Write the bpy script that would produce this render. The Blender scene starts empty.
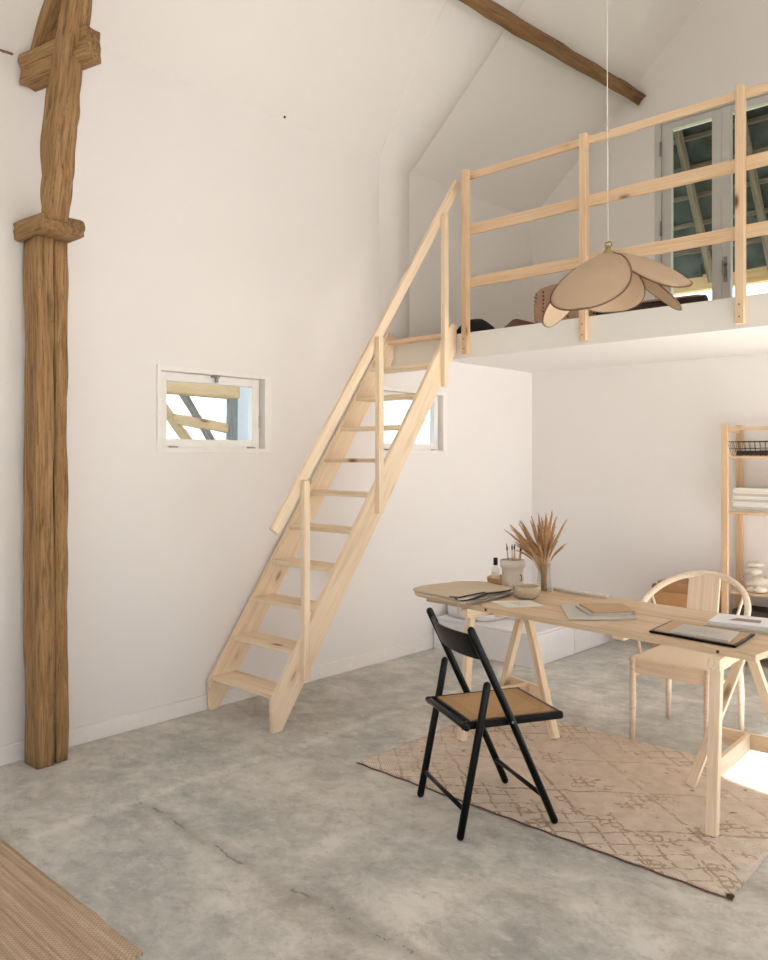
import bpy, bmesh, math, random
from mathutils import Vector, Matrix, noise
random.seed(7)
PI = math.pi
scn = bpy.context.scene
COL = scn.collection
R = math.radians

# ------------------------------------------------------------------ materials
MATS = {}
def srgb(r, g, b):
    def f(c):
        c /= 255.0
        return c / 12.92 if c <= 0.04045 else ((c + 0.055) / 1.055) ** 2.4
    return (f(r), f(g), f(b), 1.0)

class NT:
    def __init__(s, name):
        s.m = bpy.data.materials.new(name); s.m.use_nodes = True
        s.t = s.m.node_tree; s.t.nodes.clear()
        s.out = s.n('ShaderNodeOutputMaterial'); s.b = s.n('ShaderNodeBsdfPrincipled')
        s.l(s.b.outputs[0], s.out.inputs[0])
    def n(s, t, **k):
        x = s.t.nodes.new(t)
        for a, v in k.items(): setattr(x, a, v)
        return x
    def l(s, a, b): s.t.links.new(a, b)
    def setin(s, node, idx, v):
        if hasattr(v, 'links') or isinstance(v, bpy.types.NodeSocket): s.l(v, node.inputs[idx])
        else: node.inputs[idx].default_value = v
    def math(s, op, a, b=0.0, c=None, clamp=False):
        x = s.n('ShaderNodeMath', operation=op); x.use_clamp = clamp
        s.setin(x, 0, a); s.setin(x, 1, b)
        if c is not None: s.setin(x, 2, c)
        return x.outputs[0]
    def coords(s, scale=(1, 1, 1), rnd=False, rot=(0, 0, 0)):
        tc = s.n('ShaderNodeTexCoord'); src = tc.outputs['Object']
        if rnd:
            oi = s.n('ShaderNodeObjectInfo')
            mu = s.n('ShaderNodeVectorMath', operation='SCALE'); mu.inputs[0].default_value = (7.3, 3.1, 5.7)
            s.l(oi.outputs['Random'], mu.inputs['Scale'])
            ad = s.n('ShaderNodeVectorMath', operation='ADD')
            s.l(src, ad.inputs[0]); s.l(mu.outputs[0], ad.inputs[1]); src = ad.outputs[0]
        mp = s.n('ShaderNodeMapping'); s.l(src, mp.inputs[0])
        mp.inputs['Scale'].default_value = scale; mp.inputs['Rotation'].default_value = rot
        return mp.outputs[0]
    def noise(s, vec, scale=5, detail=4, rough=0.5, dist=0.0):
        x = s.n('ShaderNodeTexNoise'); s.l(vec, x.inputs['Vector'])
        x.inputs['Scale'].default_value = scale; x.inputs['Detail'].default_value = detail
        x.inputs['Roughness'].default_value = rough; x.inputs['Distortion'].default_value = dist
        return x.outputs['Fac']
    def ramp(s, fac, stops):
        x = s.n('ShaderNodeValToRGB'); e = x.color_ramp.elements
        while len(e) < len(stops): e.new(0.5)
        for el, (p, c) in zip(e, stops): el.position = p; el.color = c if len(c) == 4 else (*c, 1)
        s.l(fac, x.inputs[0]); return x.outputs[0]
    def mix(s, fac, a, b, blend='MIX'):
        x = s.n('ShaderNodeMix', data_type='RGBA', blend_type=blend)
        s.setin(x, 0, fac); s.setin(x, 6, a); s.setin(x, 7, b)
        return x.outputs[2]
    def bump(s, h, strength=0.2, dist=0.01):
        x = s.n('ShaderNodeBump'); x.inputs['Strength'].default_value = strength; x.inputs['Distance'].default_value = dist
        s.l(h, x.inputs['Height']); s.l(x.outputs[0], s.b.inputs['Normal'])
    def base(s, c): s.setin(s.b, 'Base Color', c)
    def rough(s, r): s.setin(s.b, 'Roughness', r)

def plain(name, col, rough=0.6, metal=0.0, var=0.06, scale=20, bump=0.0):
    n = NT(name); v = n.coords(rnd=True); f = n.noise(v, scale, 3)
    lo = tuple(max(0, c * (1 - var)) for c in col[:3]) + (1,); hi = tuple(min(1, c * (1 + var)) for c in col[:3]) + (1,)
    n.base(n.ramp(f, [(0.3, lo), (0.7, hi)])); n.rough(rough); n.b.inputs['Metallic'].default_value = metal
    if bump: n.bump(f, bump, 0.004)
    return n.m

def pine(name, c1, c2, knots=True, dens=1.0):
    n = NT(name)
    v = n.coords((0.9, 13, 13), rnd=True)
    f1 = n.noise(v, 1.6, 5, 0.6, 0.8)
    v2 = n.coords((1.5, 90, 90), rnd=True); f2 = n.noise(v2, 1.4, 3, 0.6)
    v3 = n.coords((1, 1, 1), rnd=True); f3 = n.noise(v3, 1.3, 2)
    col = n.ramp(f1, [(0.28, c2), (0.5, c1), (0.72, tuple(x * 0.93 for x in c1[:3]) + (1,))])
    col = n.mix(n.math('MULTIPLY', n.math('SUBTRACT', 0.56, f2, clamp=True), 1.6, clamp=True), col, tuple(x * 0.8 for x in c2[:3]) + (1,))
    col = n.mix(n.math('MULTIPLY', f3, 0.22), col, srgb(238, 214, 190))
    if knots:
        vo = n.n('ShaderNodeTexVoronoi'); n.l(n.coords((2.2 * dens, 6.5, 6.5), rnd=True), vo.inputs['Vector']); vo.inputs['Scale'].default_value = 1.0
        k = n.math('SUBTRACT', 1.0, n.math('MULTIPLY', vo.outputs['Distance'], 7.5), clamp=True)
        k2 = n.math('SUBTRACT', 1.0, n.math('MULTIPLY', vo.outputs['Distance'], 4.2), clamp=True)
        col = n.mix(n.math('MULTIPLY', k2, 0.5), col, srgb(190, 138, 88))
        col = n.mix(n.math('MULTIPLY', k, 1.6, clamp=True), col, srgb(112, 70, 42))
    n.base(col); n.rough(0.62); n.bump(f2, 0.06, 0.003)
    return n.m

def old_oak(name, c_lo, c_mid, c_hi):
    n = NT(name)
    f1 = n.noise(n.coords((1.2, 16, 16), rnd=True), 1.5, 7, 0.68, 1.2)
    f2 = n.noise(n.coords((2.5, 60, 60), rnd=True), 1.6, 5, 0.7)
    f3 = n.noise(n.coords((3, 5, 5), rnd=True), 1.4, 4, 0.6)
    col = n.ramp(f1, [(0.25, c_lo), (0.45, c_mid), (0.75, c_hi)])
    col = n.mix(n.math('MULTIPLY', n.math('SUBTRACT', 0.5, f2, clamp=True), 4.5, clamp=True), col, tuple(x * 0.35 for x in c_lo[:3]) + (1,))
    col = n.mix(n.math('MULTIPLY', f3, 0.35), col, tuple(x * 0.75 for x in c_mid[:3]) + (1,))
    vo = n.n('ShaderNodeTexVoronoi'); n.l(n.coords((22, 60, 60), rnd=True), vo.inputs['Vector']); vo.inputs['Scale'].default_value = 1.0
    k = n.math('SUBTRACT', 1.0, n.math('MULTIPLY', vo.outputs['Distance'], 5.5), clamp=True)
    col = n.mix(n.math('MULTIPLY', k, 0.7), col, srgb(60, 40, 26))
    n.base(col); n.rough(0.85)
    n.bump(n.math('ADD', n.math('MULTIPLY', f1, 0.7), n.math('MULTIPLY', f2, 0.6)), 0.7, 0.012)
    return n.m

def plaster(name, col, amt=0.03):
    n = NT(name); v = n.coords()
    f = n.noise(v, 1.1, 5, 0.55); g = n.noise(v, 28, 4, 0.6)
    n.base(n.mix(f, tuple(c * (1 - amt) for c in col[:3]) + (1,), tuple(min(1, c * (1 + amt)) for c in col[:3]) + (1,)))
    n.rough(0.9); n.bump(n.math('ADD', n.math('MULTIPLY', g, 0.15), f), 0.12, 0.03)
    n.b.inputs['Specular IOR Level'].default_value = 0.2
    return n.m

def concrete():
    n = NT('polished_concrete'); v = n.coords()
    big = n.noise(v, 0.9, 6, 0.6, 0.5); mid = n.noise(v, 3.2, 9, 0.72, 0.25); fine = n.noise(v, 26, 6, 0.7)
    vo = n.n('ShaderNodeTexVoronoi'); n.l(v, vo.inputs['Vector']); vo.inputs['Scale'].default_value = 60
    col = n.ramp(mid, [(0.32, srgb(150, 152, 149)), (0.5, srgb(178, 179, 175)), (0.68, srgb(204, 203, 198))])
    col = n.mix(n.math('MULTIPLY', n.math('SUBTRACT', big, 0.42, clamp=True), 4.5, clamp=True), col, n.ramp(mid, [(0.38, srgb(172, 167, 158)), (0.62, srgb(226, 221, 213))]))
    pale = n.math('MULTIPLY', n.math('SUBTRACT', n.noise(n.coords((1, 1, 1), rot=(0, 0, 0.7)), 1.9, 8, 0.78, 0.35), 0.54, clamp=True), 7, clamp=True)
    col = n.mix(n.math('MULTIPLY', pale, 0.6), col, srgb(220, 218, 213))
    col = n.mix(n.math('MULTIPLY', n.math('SUBTRACT', fine, 0.55, clamp=True), 1.6, clamp=True), col, srgb(142, 141, 137))
    sp1 = n.noise(n.coords((1, 1.5, 1), rot=(0, 0, 0.4)), 9, 9, 0.8, 0.2)
    col = n.mix(n.math('MULTIPLY', n.math('SUBTRACT', sp1, 0.52, clamp=True), 5, clamp=True), col, srgb(214, 212, 206))
    col = n.mix(n.math('MULTIPLY', n.math('SUBTRACT', 0.47, sp1, clamp=True), 4, clamp=True), col, srgb(132, 132, 128))
    # dark pits
    pit = n.math('MULTIPLY', n.math('SUBTRACT', n.noise(n.coords((1, 2.2, 1)), 11, 5, 0.75), 0.64, clamp=True), 9, clamp=True)
    col = n.mix(n.math('MULTIPLY', pit, 0.7), col, srgb(104, 102, 98))
    # screed joints: one crack running along X, one pale trowel ridge along Y
    sp = n.n('ShaderNodeSeparateXYZ'); n.l(v, sp.inputs[0])
    wob = n.math('MULTIPLY', n.math('SUBTRACT', n.noise(v, 3.0, 6, 0.7), 0.5), 0.16)
    dy = n.math('ABSOLUTE', n.math('ADD', n.math('SUBTRACT', sp.outputs[1], 1.82), wob))
    mx = n.math('MULTIPLY', n.math('GREATER_THAN', sp.outputs[0], 0.88), n.math('LESS_THAN', sp.outputs[0], 3.4))
    wid = n.math('MULTIPLY', n.noise(v, 14, 5, 0.75), 0.011)
    crack = n.math('MULTIPLY', n.math('MULTIPLY', n.math('LESS_THAN', dy, wid), mx), n.math('GREATER_THAN', n.noise(n.coords((1, 1, 1)), 7.5, 5, 0.7), 0.53))
    halo = n.math('MULTIPLY', n.math('SUBTRACT', 1.0, n.math('MULTIPLY', dy, 16), clamp=True), mx)
    col = n.mix(n.math('MULTIPLY', n.math('MULTIPLY', halo, fine), 0.9), col, srgb(138, 132, 124))
    dx = n.math('ABSOLUTE', n.math('ADD', n.math('SUBTRACT', sp.outputs[0], 0.86), wob))
    ridge = n.math('MULTIPLY', n.math('SUBTRACT', 1.0, n.math('MULTIPLY', dx, 18), clamp=True), n.math('GREATER_THAN', sp.outputs[1], 1.2))
    col = n.mix(n.math('MULTIPLY', n.math('MULTIPLY', ridge, n.math('MULTIPLY', n.math('SUBTRACT', sp1, 0.35, clamp=True), 3)), 0.9, clamp=True), col, srgb(222, 219, 212))
    col = n.mix(n.math('MULTIPLY', crack, 0.65), col, srgb(112, 107, 101))
    # floor strip beside the left wall is greyer
    n.base(col)
    n.rough(n.ramp(mid, [(0.3, (0.42,) * 3), (0.7, (0.62,) * 3)]))
    n.b.inputs['Specular IOR Level'].default_value = 0.35
    n.bump(n.math('ADD', n.math('MULTIPLY', fine, 0.5), n.math('SUBTRACT', mid, n.math('MULTIPLY', crack, 1.0))), 0.18, 0.012)
    return n.m

def rug_mat():
    n = NT('diamond_rug_weave'); v = n.coords(); sp = n.n('ShaderNodeSeparateXYZ'); n.l(v, sp.inputs[0])
    x, y = sp.outputs[0], sp.outputs[1]
    w1 = n.math('MULTIPLY', n.math('SUBTRACT', n.noise(v, 9, 3), 0.5), 0.05)
    w2 = n.math('MULTIPLY', n.math('SUBTRACT', n.noise(n.coords((1, 1, 1), rot=(0, 0, 1.1)), 8, 3), 0.5), 0.05)
    xx, yy = n.math('ADD', x, w1), n.math('ADD', y, w2)
    def lattice(px, py, lw):
        a = n.math('ADD', n.math('DIVIDE', xx, px), n.math('DIVIDE', yy, py)); b = n.math('SUBTRACT', n.math('DIVIDE', xx, px), n.math('DIVIDE', yy, py))
        fa = n.math('ABSOLUTE', n.math('SUBTRACT', n.math('FRACT', n.math('ADD', a, 50)), 0.5))
        fb = n.math('ABSOLUTE', n.math('SUBTRACT', n.math('FRACT', n.math('ADD', b, 50)), 0.5))
        return n.math('LESS_THAN', n.math('MINIMUM', fa, fb), lw)
    small = lattice(0.135, 0.12, 0.06)
    large = lattice(0.62, 0.46, 0.02)
    # small lattice lives near the two long edges and the short left edge, the middle carries loose motifs
    ey = n.math('SUBTRACT', n.math('ABSOLUTE', y), 0.40)
    exl = n.math('SUBTRACT', -0.70, x)
    edge = n.math('GREATER_THAN', n.math('MAXIMUM', ey, exl), 0.0)
    motif = n.math('MULTIPLY', lattice(0.055, 0.05, 0.17), n.math('GREATER_THAN', n.noise(n.coords((1, 1.6, 1)), 4.2, 2), 0.585))
    lines = n.math('MAXIMUM', n.math('MULTIPLY', small, edge), n.math('MULTIPLY', large, n.math('SUBTRACT', 1.0, edge)))
    lines = n.math('MAXIMUM', lines, motif)
    worn = n.math('MULTIPLY', n.math('SUBTRACT', n.noise(v, 34, 3, 0.7), 0.38, clamp=True), 8, clamp=True)
    fade = n.ramp(n.noise(n.coords((0.9, 0.9, 1)), 1.1, 2), [(0.35, (0.35,) * 3), (0.6, (1,) * 3)])
    lines = n.math('MULTIPLY', n.math('MULTIPLY', lines, worn), n.math('MULTIPLY', fade, 0.82))
    rib = n.math('SINE', n.math('MULTIPLY', n.math('ADD', n.math('MULTIPLY', x, 0.75), n.math('MULTIPLY', y, 1.0)), 480))
    rib2 = n.math('SINE', n.math('MULTIPLY', n.math('SUBTRACT', x, n.math('MULTIPLY', y, 0.2)), 640))
    base = n.ramp(n.noise(v, 14, 4, 0.6), [(0.3, srgb(209, 196, 182)), (0.7, srgb(234, 223, 212))])
    base = n.mix(n.math('MULTIPLY', n.math('ADD', rib, 1.0), 0.3), base, srgb(188, 170, 152))
    spots = n.math('MULTIPLY', n.math('SUBTRACT', n.noise(v, 19, 1), 0.72, clamp=True), 12, clamp=True)
    base = n.mix(n.math('MULTIPLY', spots, 0.8), base, srgb(96, 74, 58))
    n.base(n.mix(n.math('MULTIPLY', lines, 0.8), base, srgb(150, 118, 88))); n.rough(0.95)
    n.bump(n.math('ADD', n.math('ADD', n.math('MULTIPLY', rib, 0.5), n.math('MULTIPLY', rib2, 0.2)), lines), 0.5, 0.004)
    n.b.inputs['Specular IOR Level'].default_value = 0.1
    return n.m

def jute_mat():
    n = NT('jute_weave'); v = n.coords(); sp = n.n('ShaderNodeSeparateXYZ'); n.l(v, sp.inputs[0])
    row = n.math('SINE', n.math('MULTIPLY', sp.outputs[1], 330)); kn = n.math('SINE', n.math('MULTIPLY', sp.outputs[0], 420))
    band = n.noise(n.coords((0.7, 26, 1)), 1.6, 4, 0.7); f = n.noise(v, 40, 4, 0.7)
    c = n.ramp(band, [(0.3, srgb(172, 146, 120)), (0.5, srgb(204, 182, 156)), (0.7, srgb(228, 212, 190))])
    c = n.mix(n.math('MULTIPLY', f, 0.5), c, srgb(176, 150, 118))
    c = n.mix(n.math('MULTIPLY', n.math('ADD', n.math('MULTIPLY', row, kn), 1.0), 0.22), c, srgb(120, 96, 72))
    n.base(c); n.rough(0.95); n.bump(n.math('ADD', row, n.math('MULTIPLY', kn, 0.7)), 0.5, 0.004)
    return n.m

def cane_mat():
    n = NT('woven_cane'); v = n.coords(); sp = n.n('ShaderNodeSeparateXYZ'); n.l(v, sp.inputs[0])
    x, y = sp.outputs[0], sp.outputs[1]
    a = n.math('SINE', n.math('MULTIPLY', x, 520)); b = n.math('SINE', n.math('MULTIPLY', y, 520)); d = n.math('SINE', n.math('MULTIPLY', n.math('ADD', x, y), 370))
    h = n.math('MULTIPLY', a, b)
    # a paler sheet in the centre, a tighter darker border as in a machine-woven panel
    ex = n.math('GREATER_THAN', n.math('ABSOLUTE', x), 0.125); ey = n.math('GREATER_THAN', n.math('ABSOLUTE', y), 0.145)
    bord = n.math('MAXIMUM', ex, ey)
    c = n.mix(n.math('MULTIPLY', n.math('ADD', h, 1.0), 0.42), srgb(206, 166, 112), srgb(132, 88, 46))
    c = n.mix(n.math('MULTIPLY', bord, 0.45), c, n.mix(n.math('GREATER_THAN', a, 0.0), srgb(104, 68, 40), srgb(190, 145, 95)))
    n.base(c); n.rough(0.5); n.bump(n.math('ADD', h, d), 0.4, 0.003)
    return n.m

def cloth(name, c, scale=900, var=0.08, wr=0.25):
    n = NT(name); v = n.coords(); sp = n.n('ShaderNodeSeparateXYZ'); n.l(v, sp.inputs[0])
    a = n.math('SINE', n.math('MULTIPLY', sp.outputs[0], scale)); b = n.math('SINE', n.math('MULTIPLY', sp.outputs[1], scale))
    f = n.noise(v, 12, 5, 0.6)
    n.base(n.mix(f, tuple(x * (1 - var) for x in c[:3]) + (1,), tuple(min(1, x * (1 + var)) for x in c[:3]) + (1,)))
    n.rough(0.9); n.bump(n.math('ADD', n.math('MULTIPLY', n.math('MULTIPLY', a, b), 0.1), f), wr, 0.01)
    n.b.inputs['Specular IOR Level'].default_value = 0.2
    return n.m

def glass_mat(name, tint=(1, 1, 1, 1)):
    n = NT(name); t = n.n('ShaderNodeBsdfTransparent'); t.inputs[0].default_value = tint
    g = n.n('ShaderNodeBsdfGlossy'); g.inputs['Roughness'].default_value = 0.02
    fr = n.n('ShaderNodeFresnel'); fr.inputs[0].default_value = 1.35
    ge = n.n('ShaderNodeNewGeometry')
    mx = n.n('ShaderNodeMixShader'); n.l(n.math('MULTIPLY', fr.outputs[0], n.math('SUBTRACT', 1.0, ge.outputs['Backfacing'])), mx.inputs[0]); n.l(t.outputs[0], mx.inputs[1]); n.l(g.outputs[0], mx.inputs[2])
    n.l(mx.outputs[0], n.out.inputs[0]); return n.m

def cord_seat():
    n = NT('paper_cord_seat'); v = n.coords(); sp = n.n('ShaderNodeSeparateXYZ'); n.l(v, sp.inputs[0])
    x, y = sp.outputs[0], sp.outputs[1]
    # envelope weave: strands run along x or y by triangle
    sel = n.math('GREATER_THAN', n.math('ABSOLUTE', n.math('DIVIDE', x, 0.225)), n.math('ABSOLUTE', n.math('DIVIDE', y, 0.225)))
    sx = n.math('SINE', n.math('MULTIPLY', x, 700)); sy = n.math('SINE', n.math('MULTIPLY', y, 700))
    h = n.math('ADD', n.math('MULTIPLY', sel, sx), n.math('MULTIPLY', n.math('SUBTRACT', 1.0, sel), sy))
    n.base(n.mix(n.math('MULTIPLY', n.math('ADD', h, 1.0), 0.3), srgb(240, 226, 205), srgb(196, 172, 144))); n.rough(0.8); n.bump(h, 0.35, 0.003)
    return n.m

M = MATS
M['pine'] = pine('pale_pine', srgb(238, 218, 190), srgb(218, 189, 154))
M['pine_rail'] = pine('pine_rail', srgb(228, 198, 163), srgb(206, 168, 128), dens=1.2)
M['pine_table'] = pine('pine_tabletop', srgb(208, 184, 152), srgb(172, 140, 106), knots=False)
M['pine_shelf'] = pine('pine_shelf', srgb(208, 176, 138), srgb(178, 138, 98), knots=False)
M['pine_orange'] = pine('warm_pine', srgb(222, 180, 130), srgb(200, 150, 100))
M['birch'] = pine('pale_ash', srgb(232, 214, 192), srgb(210, 188, 164), knots=False)
M['oak'] = old_oak('aged_oak', srgb(84, 58, 34), srgb(148, 112, 72), srgb(194, 158, 114))
M['oak_dark'] = old_oak('aged_oak_beam', srgb(96, 66, 38), srgb(134, 98, 62), srgb(164, 128, 86))
M['old_timber'] = old_oak('weathered_timber', srgb(96, 78, 64), srgb(136, 118, 102), srgb(170, 152, 134))
M['grey_timber'] = old_oak('grey_timber', srgb(110, 106, 104), srgb(150, 145, 142), srgb(190, 186, 182))
M['wall'] = plaster('white_plaster', srgb(232, 228, 226))
M['ceil'] = plaster('white_ceiling', srgb(233, 229, 226))
M['paint'] = plain('white_gloss_paint', srgb(236, 232, 229), 0.45, var=0.02)
M['grey_paint'] = plain('grey_window_paint', srgb(196, 194, 192), 0.5, var=0.02)
M['floor'] = concrete()
M['rug'] = rug_mat(); M['jute'] = jute_mat(); M['cane'] = cane_mat(); M['cordseat'] = cord_seat()
M['black'] = plain('black_lacquer', srgb(9, 9, 9), 0.3, var=0.1); M['black'].node_tree.nodes['Principled BSDF'].inputs['Specular IOR Level'].default_value = 0.22
M['metal'] = plain('steel', srgb(150, 150, 150), 0.35, 1.0)
M['brass'] = plain('aged_brass', srgb(176, 160, 110), 0.4, 0.8)
M['black_wire'] = plain('black_wire', srgb(34, 32, 32), 0.5)
M['linen'] = cloth('taupe_linen', srgb(194, 170, 146)); M['linen_in'] = cloth('taupe_linen_petal', srgb(190, 166, 142))
M['trim'] = plain('brown_piping', srgb(116, 86, 64), 0.7)
M['canvas'] = cloth('natural_canvas', srgb(206, 190, 170), wr=0.5)
M['darkcloth'] = cloth('dark_strap', srgb(52, 52, 56))
M['greycloth'] = cloth('grey_strap', srgb(150, 148, 146))
M['paperbag'] = cloth('washed_paper', srgb(212, 205, 194), 300, wr=0.8)
M['paper'] = plain('paper', srgb(226, 222, 216), 0.8, var=0.03)
M['paper_blue'] = plain('magazine_white', srgb(226, 228, 234), 0.45, var=0.02)
M['ink'] = plain('pencil_grey', srgb(120, 116, 112), 0.8)
M['photo'] = plain('printed_photo', srgb(140, 112, 104), 0.5, var=0.35, scale=30)
M['greycover'] = plain('grey_cover', srgb(192, 187, 179), 0.7, var=0.03)
M['tan'] = plain('tan_cover', srgb(186, 156, 122), 0.7, var=0.05)
M['kraft'] = plain('kraft_card', srgb(176, 132, 90), 0.85, var=0.06)
M['kraft_dark'] = plain('kraft_card_side', srgb(166, 124, 84), 0.85, var=0.06)
M['ceramic'] = plain('speckled_stoneware', srgb(190, 172, 148), 0.6, var=0.12, scale=90)
M['rattan'] = plain('honey_rattan', srgb(192, 148, 98), 0.6, var=0.25, scale=60, bump=0.3)
M['straw'] = plain('dried_straw', srgb(192, 158, 112), 0.9, var=0.22, scale=70)
M['plume'] = plain('dried_plume', srgb(176, 138, 98), 0.95, var=0.35, scale=120, bump=0.6)
M['oil'] = plain('bottle_label', srgb(232, 226, 214), 0.6)
M['amber'] = glass_mat('clear_glass', (0.93, 0.94, 0.93, 1))
M['glass'] = glass_mat('window_glass', (0.97, 0.98, 0.98, 1))
M['stone'] = plain('white_stone', srgb(214, 204, 192), 0.9, var=0.12, scale=25, bump=0.4)
M['leather'] = plain('brown_leather', srgb(112, 76, 60), 0.6, var=0.15, bump=0.3)
M['leather_pink'] = plain('stitched_rose_leather', srgb(176, 140, 122), 0.7, var=0.1, bump=0.2)
M['dark'] = plain('dark_brown', srgb(60, 46, 40), 0.8, var=0.3, bump=0.3)
M['white_board'] = plain('white_painted_board', srgb(228, 226, 226), 0.5, var=0.02)
M['white_beam'] = plaster('white_painted_beam', srgb(232, 229, 226))
M['sheet'] = cloth('white_sheet', srgb(228, 226, 228), wr=0.8)
M['slate'] = plain('dark_slates', srgb(74, 80, 78), 0.8, var=0.5, scale=6, bump=0.6)
M['grass'] = plain('outside_grass', srgb(128, 138, 104), 0.95, var=0.2, scale=3)
M['bounce_gravel'] = plain('pale_bounce_gravel', srgb(205, 200, 195), 0.95, var=0.1, scale=8)  # pale so the unseen terrace reflects sun into the room
M['hill'] = plain('outside_hedge', srgb(78, 86, 80), 0.95, var=0.3, scale=1)
M['bright'] = plain('red_bead', srgb(150, 60, 50), 0.5)
M['pencil'] = plain('ochre_pencil', srgb(196, 160, 96), 0.6)
M['brush'] = plain('dark_bristle', srgb(50, 42, 36), 0.8)
M['whitecord'] = plain('white_cord', srgb(226, 218, 208), 0.6)

# ------------------------------------------------------------------ object helpers
RM = {}   # matrix of each object in its root's space
def link(o, parent=None, m=None):
    COL.objects.link(o); m = m or Matrix.Identity(4)
    if parent:
        o.parent = parent; o.matrix_basis = RM.get(parent, Matrix.Identity(4)).inverted() @ m
        RM[o] = m
    else:
        o.matrix_basis = m; RM[o] = Matrix.Identity(4)
        WM[o] = m
    return o
WM = {}
def tag(o, label=None, cat=None, group=None, kind=None):
    if label: o['label'] = label
    if cat: o['category'] = cat
    if group: o['group'] = group
    if kind: o['kind'] = kind
    return o
def thing(name, label, cat, loc=(0, 0, 0), rot=0.0, group=None, kind=None):
    o = bpy.data.objects.new(name, None); o.empty_display_size = 0.1
    link(o, None, Matrix.Translation(loc) @ Matrix.Rotation(rot, 4, 'Z'))
    return tag(o, label, cat, group, kind)
def from_bm(name, bm, mat, parent=None, m=None, smooth=False):
    me = bpy.data.meshes.new(name); bm.normal_update(); bm.to_mesh(me); bm.free()
    for mm in (mat if isinstance(mat, (list, tuple)) else [mat]): me.materials.append(mm)
    if smooth:
        for p in me.polygons: p.use_smooth = True
    return link(bpy.data.objects.new(name, me), parent, m)
def bm_box(bm, lo, hi):
    r = bmesh.ops.create_cube(bm, size=1.0)
    for v in r['verts']:
        v.co = Vector([lo[i] + (v.co[i] + 0.5) * (hi[i] - lo[i]) for i in range(3)])
    return r['verts']
def box(name, lo, hi, mat, parent=None, bev=0.003, seg=2):
    """box with its own frame at the centre"""
    c = [(lo[i] + hi[i]) / 2 for i in range(3)]
    bm = bmesh.new(); bm_box(bm, [lo[i] - c[i] for i in range(3)], [hi[i] - c[i] for i in range(3)])
    if bev: bmesh.ops.bevel(bm, geom=list(bm.edges), offset=bev, segments=seg, affect='EDGES', profile=0.5)
    return from_bm(name, bm, mat, parent, Matrix.Translation(c))
def frame_from(p0, p1, up=(0, 0, 1)):
    p0, p1, up = Vector(p0), Vector(p1), Vector(up)
    x = (p1 - p0).normalized()
    y = up.cross(x)
    if y.length < 1e-4: y = Vector((0, 1, 0)).cross(x)
    y.normalize(); z = x.cross(y)
    m = Matrix((x, y, z)).transposed().to_4x4(); m.translation = (p0 + p1) / 2
    return m, (p1 - p0).length
def plank(name, p0, p1, w, t, mat, parent=None, up=(0, 0, 1), bev=0.003):
    """board from p0 to p1; w across (local y), t along 'up' (local z)"""
    m, L = frame_from(p0, p1, up)
    bm = bmesh.new(); bm_box(bm, (-L / 2, -w / 2, -t / 2), (L / 2, w / 2, t / 2))
    if bev: bmesh.ops.bevel(bm, geom=list(bm.edges), offset=bev, segments=2, affect='EDGES', profile=0.5)
    return from_bm(name, bm, mat, parent, m)
def poly_prism(name, pts, axis, a, b, mat, parent=None, bev=0.0):
    """extrude a 2D outline along axis from a to b. axis x: pts=(y,z); axis z: pts=(x,y)"""
    f = {'x': lambda p, d: (d, p[0], p[1]), 'y': lambda p, d: (p[0], d, p[1]), 'z': lambda p, d: (p[0], p[1], d)}[axis]
    bm = bmesh.new(); A = [bm.verts.new(f(p, a)) for p in pts]; B = [bm.verts.new(f(p, b)) for p in pts]
    bm.faces.new(A); bm.faces.new(B[::-1]); n = len(pts)
    for i in range(n): bm.faces.new((A[i], B[i], B[(i + 1) % n], A[(i + 1) % n]))
    bmesh.ops.recalc_face_normals(bm, faces=list(bm.faces))
    if bev: bmesh.ops.bevel(bm, geom=list(bm.edges), offset=bev, segments=2, affect='EDGES', profile=0.5)
    return from_bm(name, bm, mat, parent)
def ring_mesh(bm, rings, cap=True, closed=False):
    R_ = [[bm.verts.new(p) for p in r] for r in rings]; n = len(rings[0])
    rng = range(len(R_)) if closed else range(len(R_) - 1)
    for i in rng:
        A, B = R_[i], R_[(i + 1) % len(R_)]
        for j in range(n): bm.faces.new((A[j], A[(j + 1) % n], B[(j + 1) % n], B[j]))
    if cap and not closed:
        bm.faces.new(R_[0][::-1]); bm.faces.new(R_[-1])
    return R_
def bm_tube(bm, pts, rad, n=10, cap=True, round_end=False, flat=1.0):
    pts = [Vector(p) for p in pts]; N = len(pts)
    rad = rad if isinstance(rad, (list, tuple)) else [rad] * N
    if round_end:
        d0 = (pts[0] - pts[1]).normalized(); d1 = (pts[-1] - pts[-2]).normalized(); r0, r1 = rad[0], rad[-1]
        head = [(pts[0] + d0 * r0 * (math.sin(a) - 0.0), r0 * math.cos(a)) for a in (1.45, 1.05, 0.55)]
        tail = [(pts[-1] + d1 * r1 * math.sin(a), r1 * math.cos(a)) for a in (0.55, 1.05, 1.45)]
        pts = [h[0] for h in head] + pts + [t[0] for t in tail]; rad = [h[1] for h in head] + list(rad) + [t[1] for t in tail]; N = len(pts)
    ref = None; rings = []
    for i in range(N):
        d = (pts[min(i + 1, N - 1)] - pts[max(i - 1, 0)]).normalized()
        if ref is None:
            ref = Vector((0, 0, 1)) if abs(d.z) < 0.9 else Vector((1, 0, 0))
        s = d.cross(ref)
        if s.length < 1e-5: s = d.orthogonal()
        s.normalize(); u = s.cross(d).normalized(); ref = u
        rings.append([pts[i] + rad[i] * (math.cos(2 * PI * j / n) * s + math.sin(2 * PI * j / n) * u * flat) for j in range(n)])
    ring_mesh(bm, rings, cap)
def tube(name, pts, rad, mat, parent=None, n=10, **k):
    bm = bmesh.new(); bm_tube(bm, pts, rad, n, **k); bmesh.ops.recalc_face_normals(bm, faces=list(bm.faces))
    return from_bm(name, bm, mat, parent, smooth=True)
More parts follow.
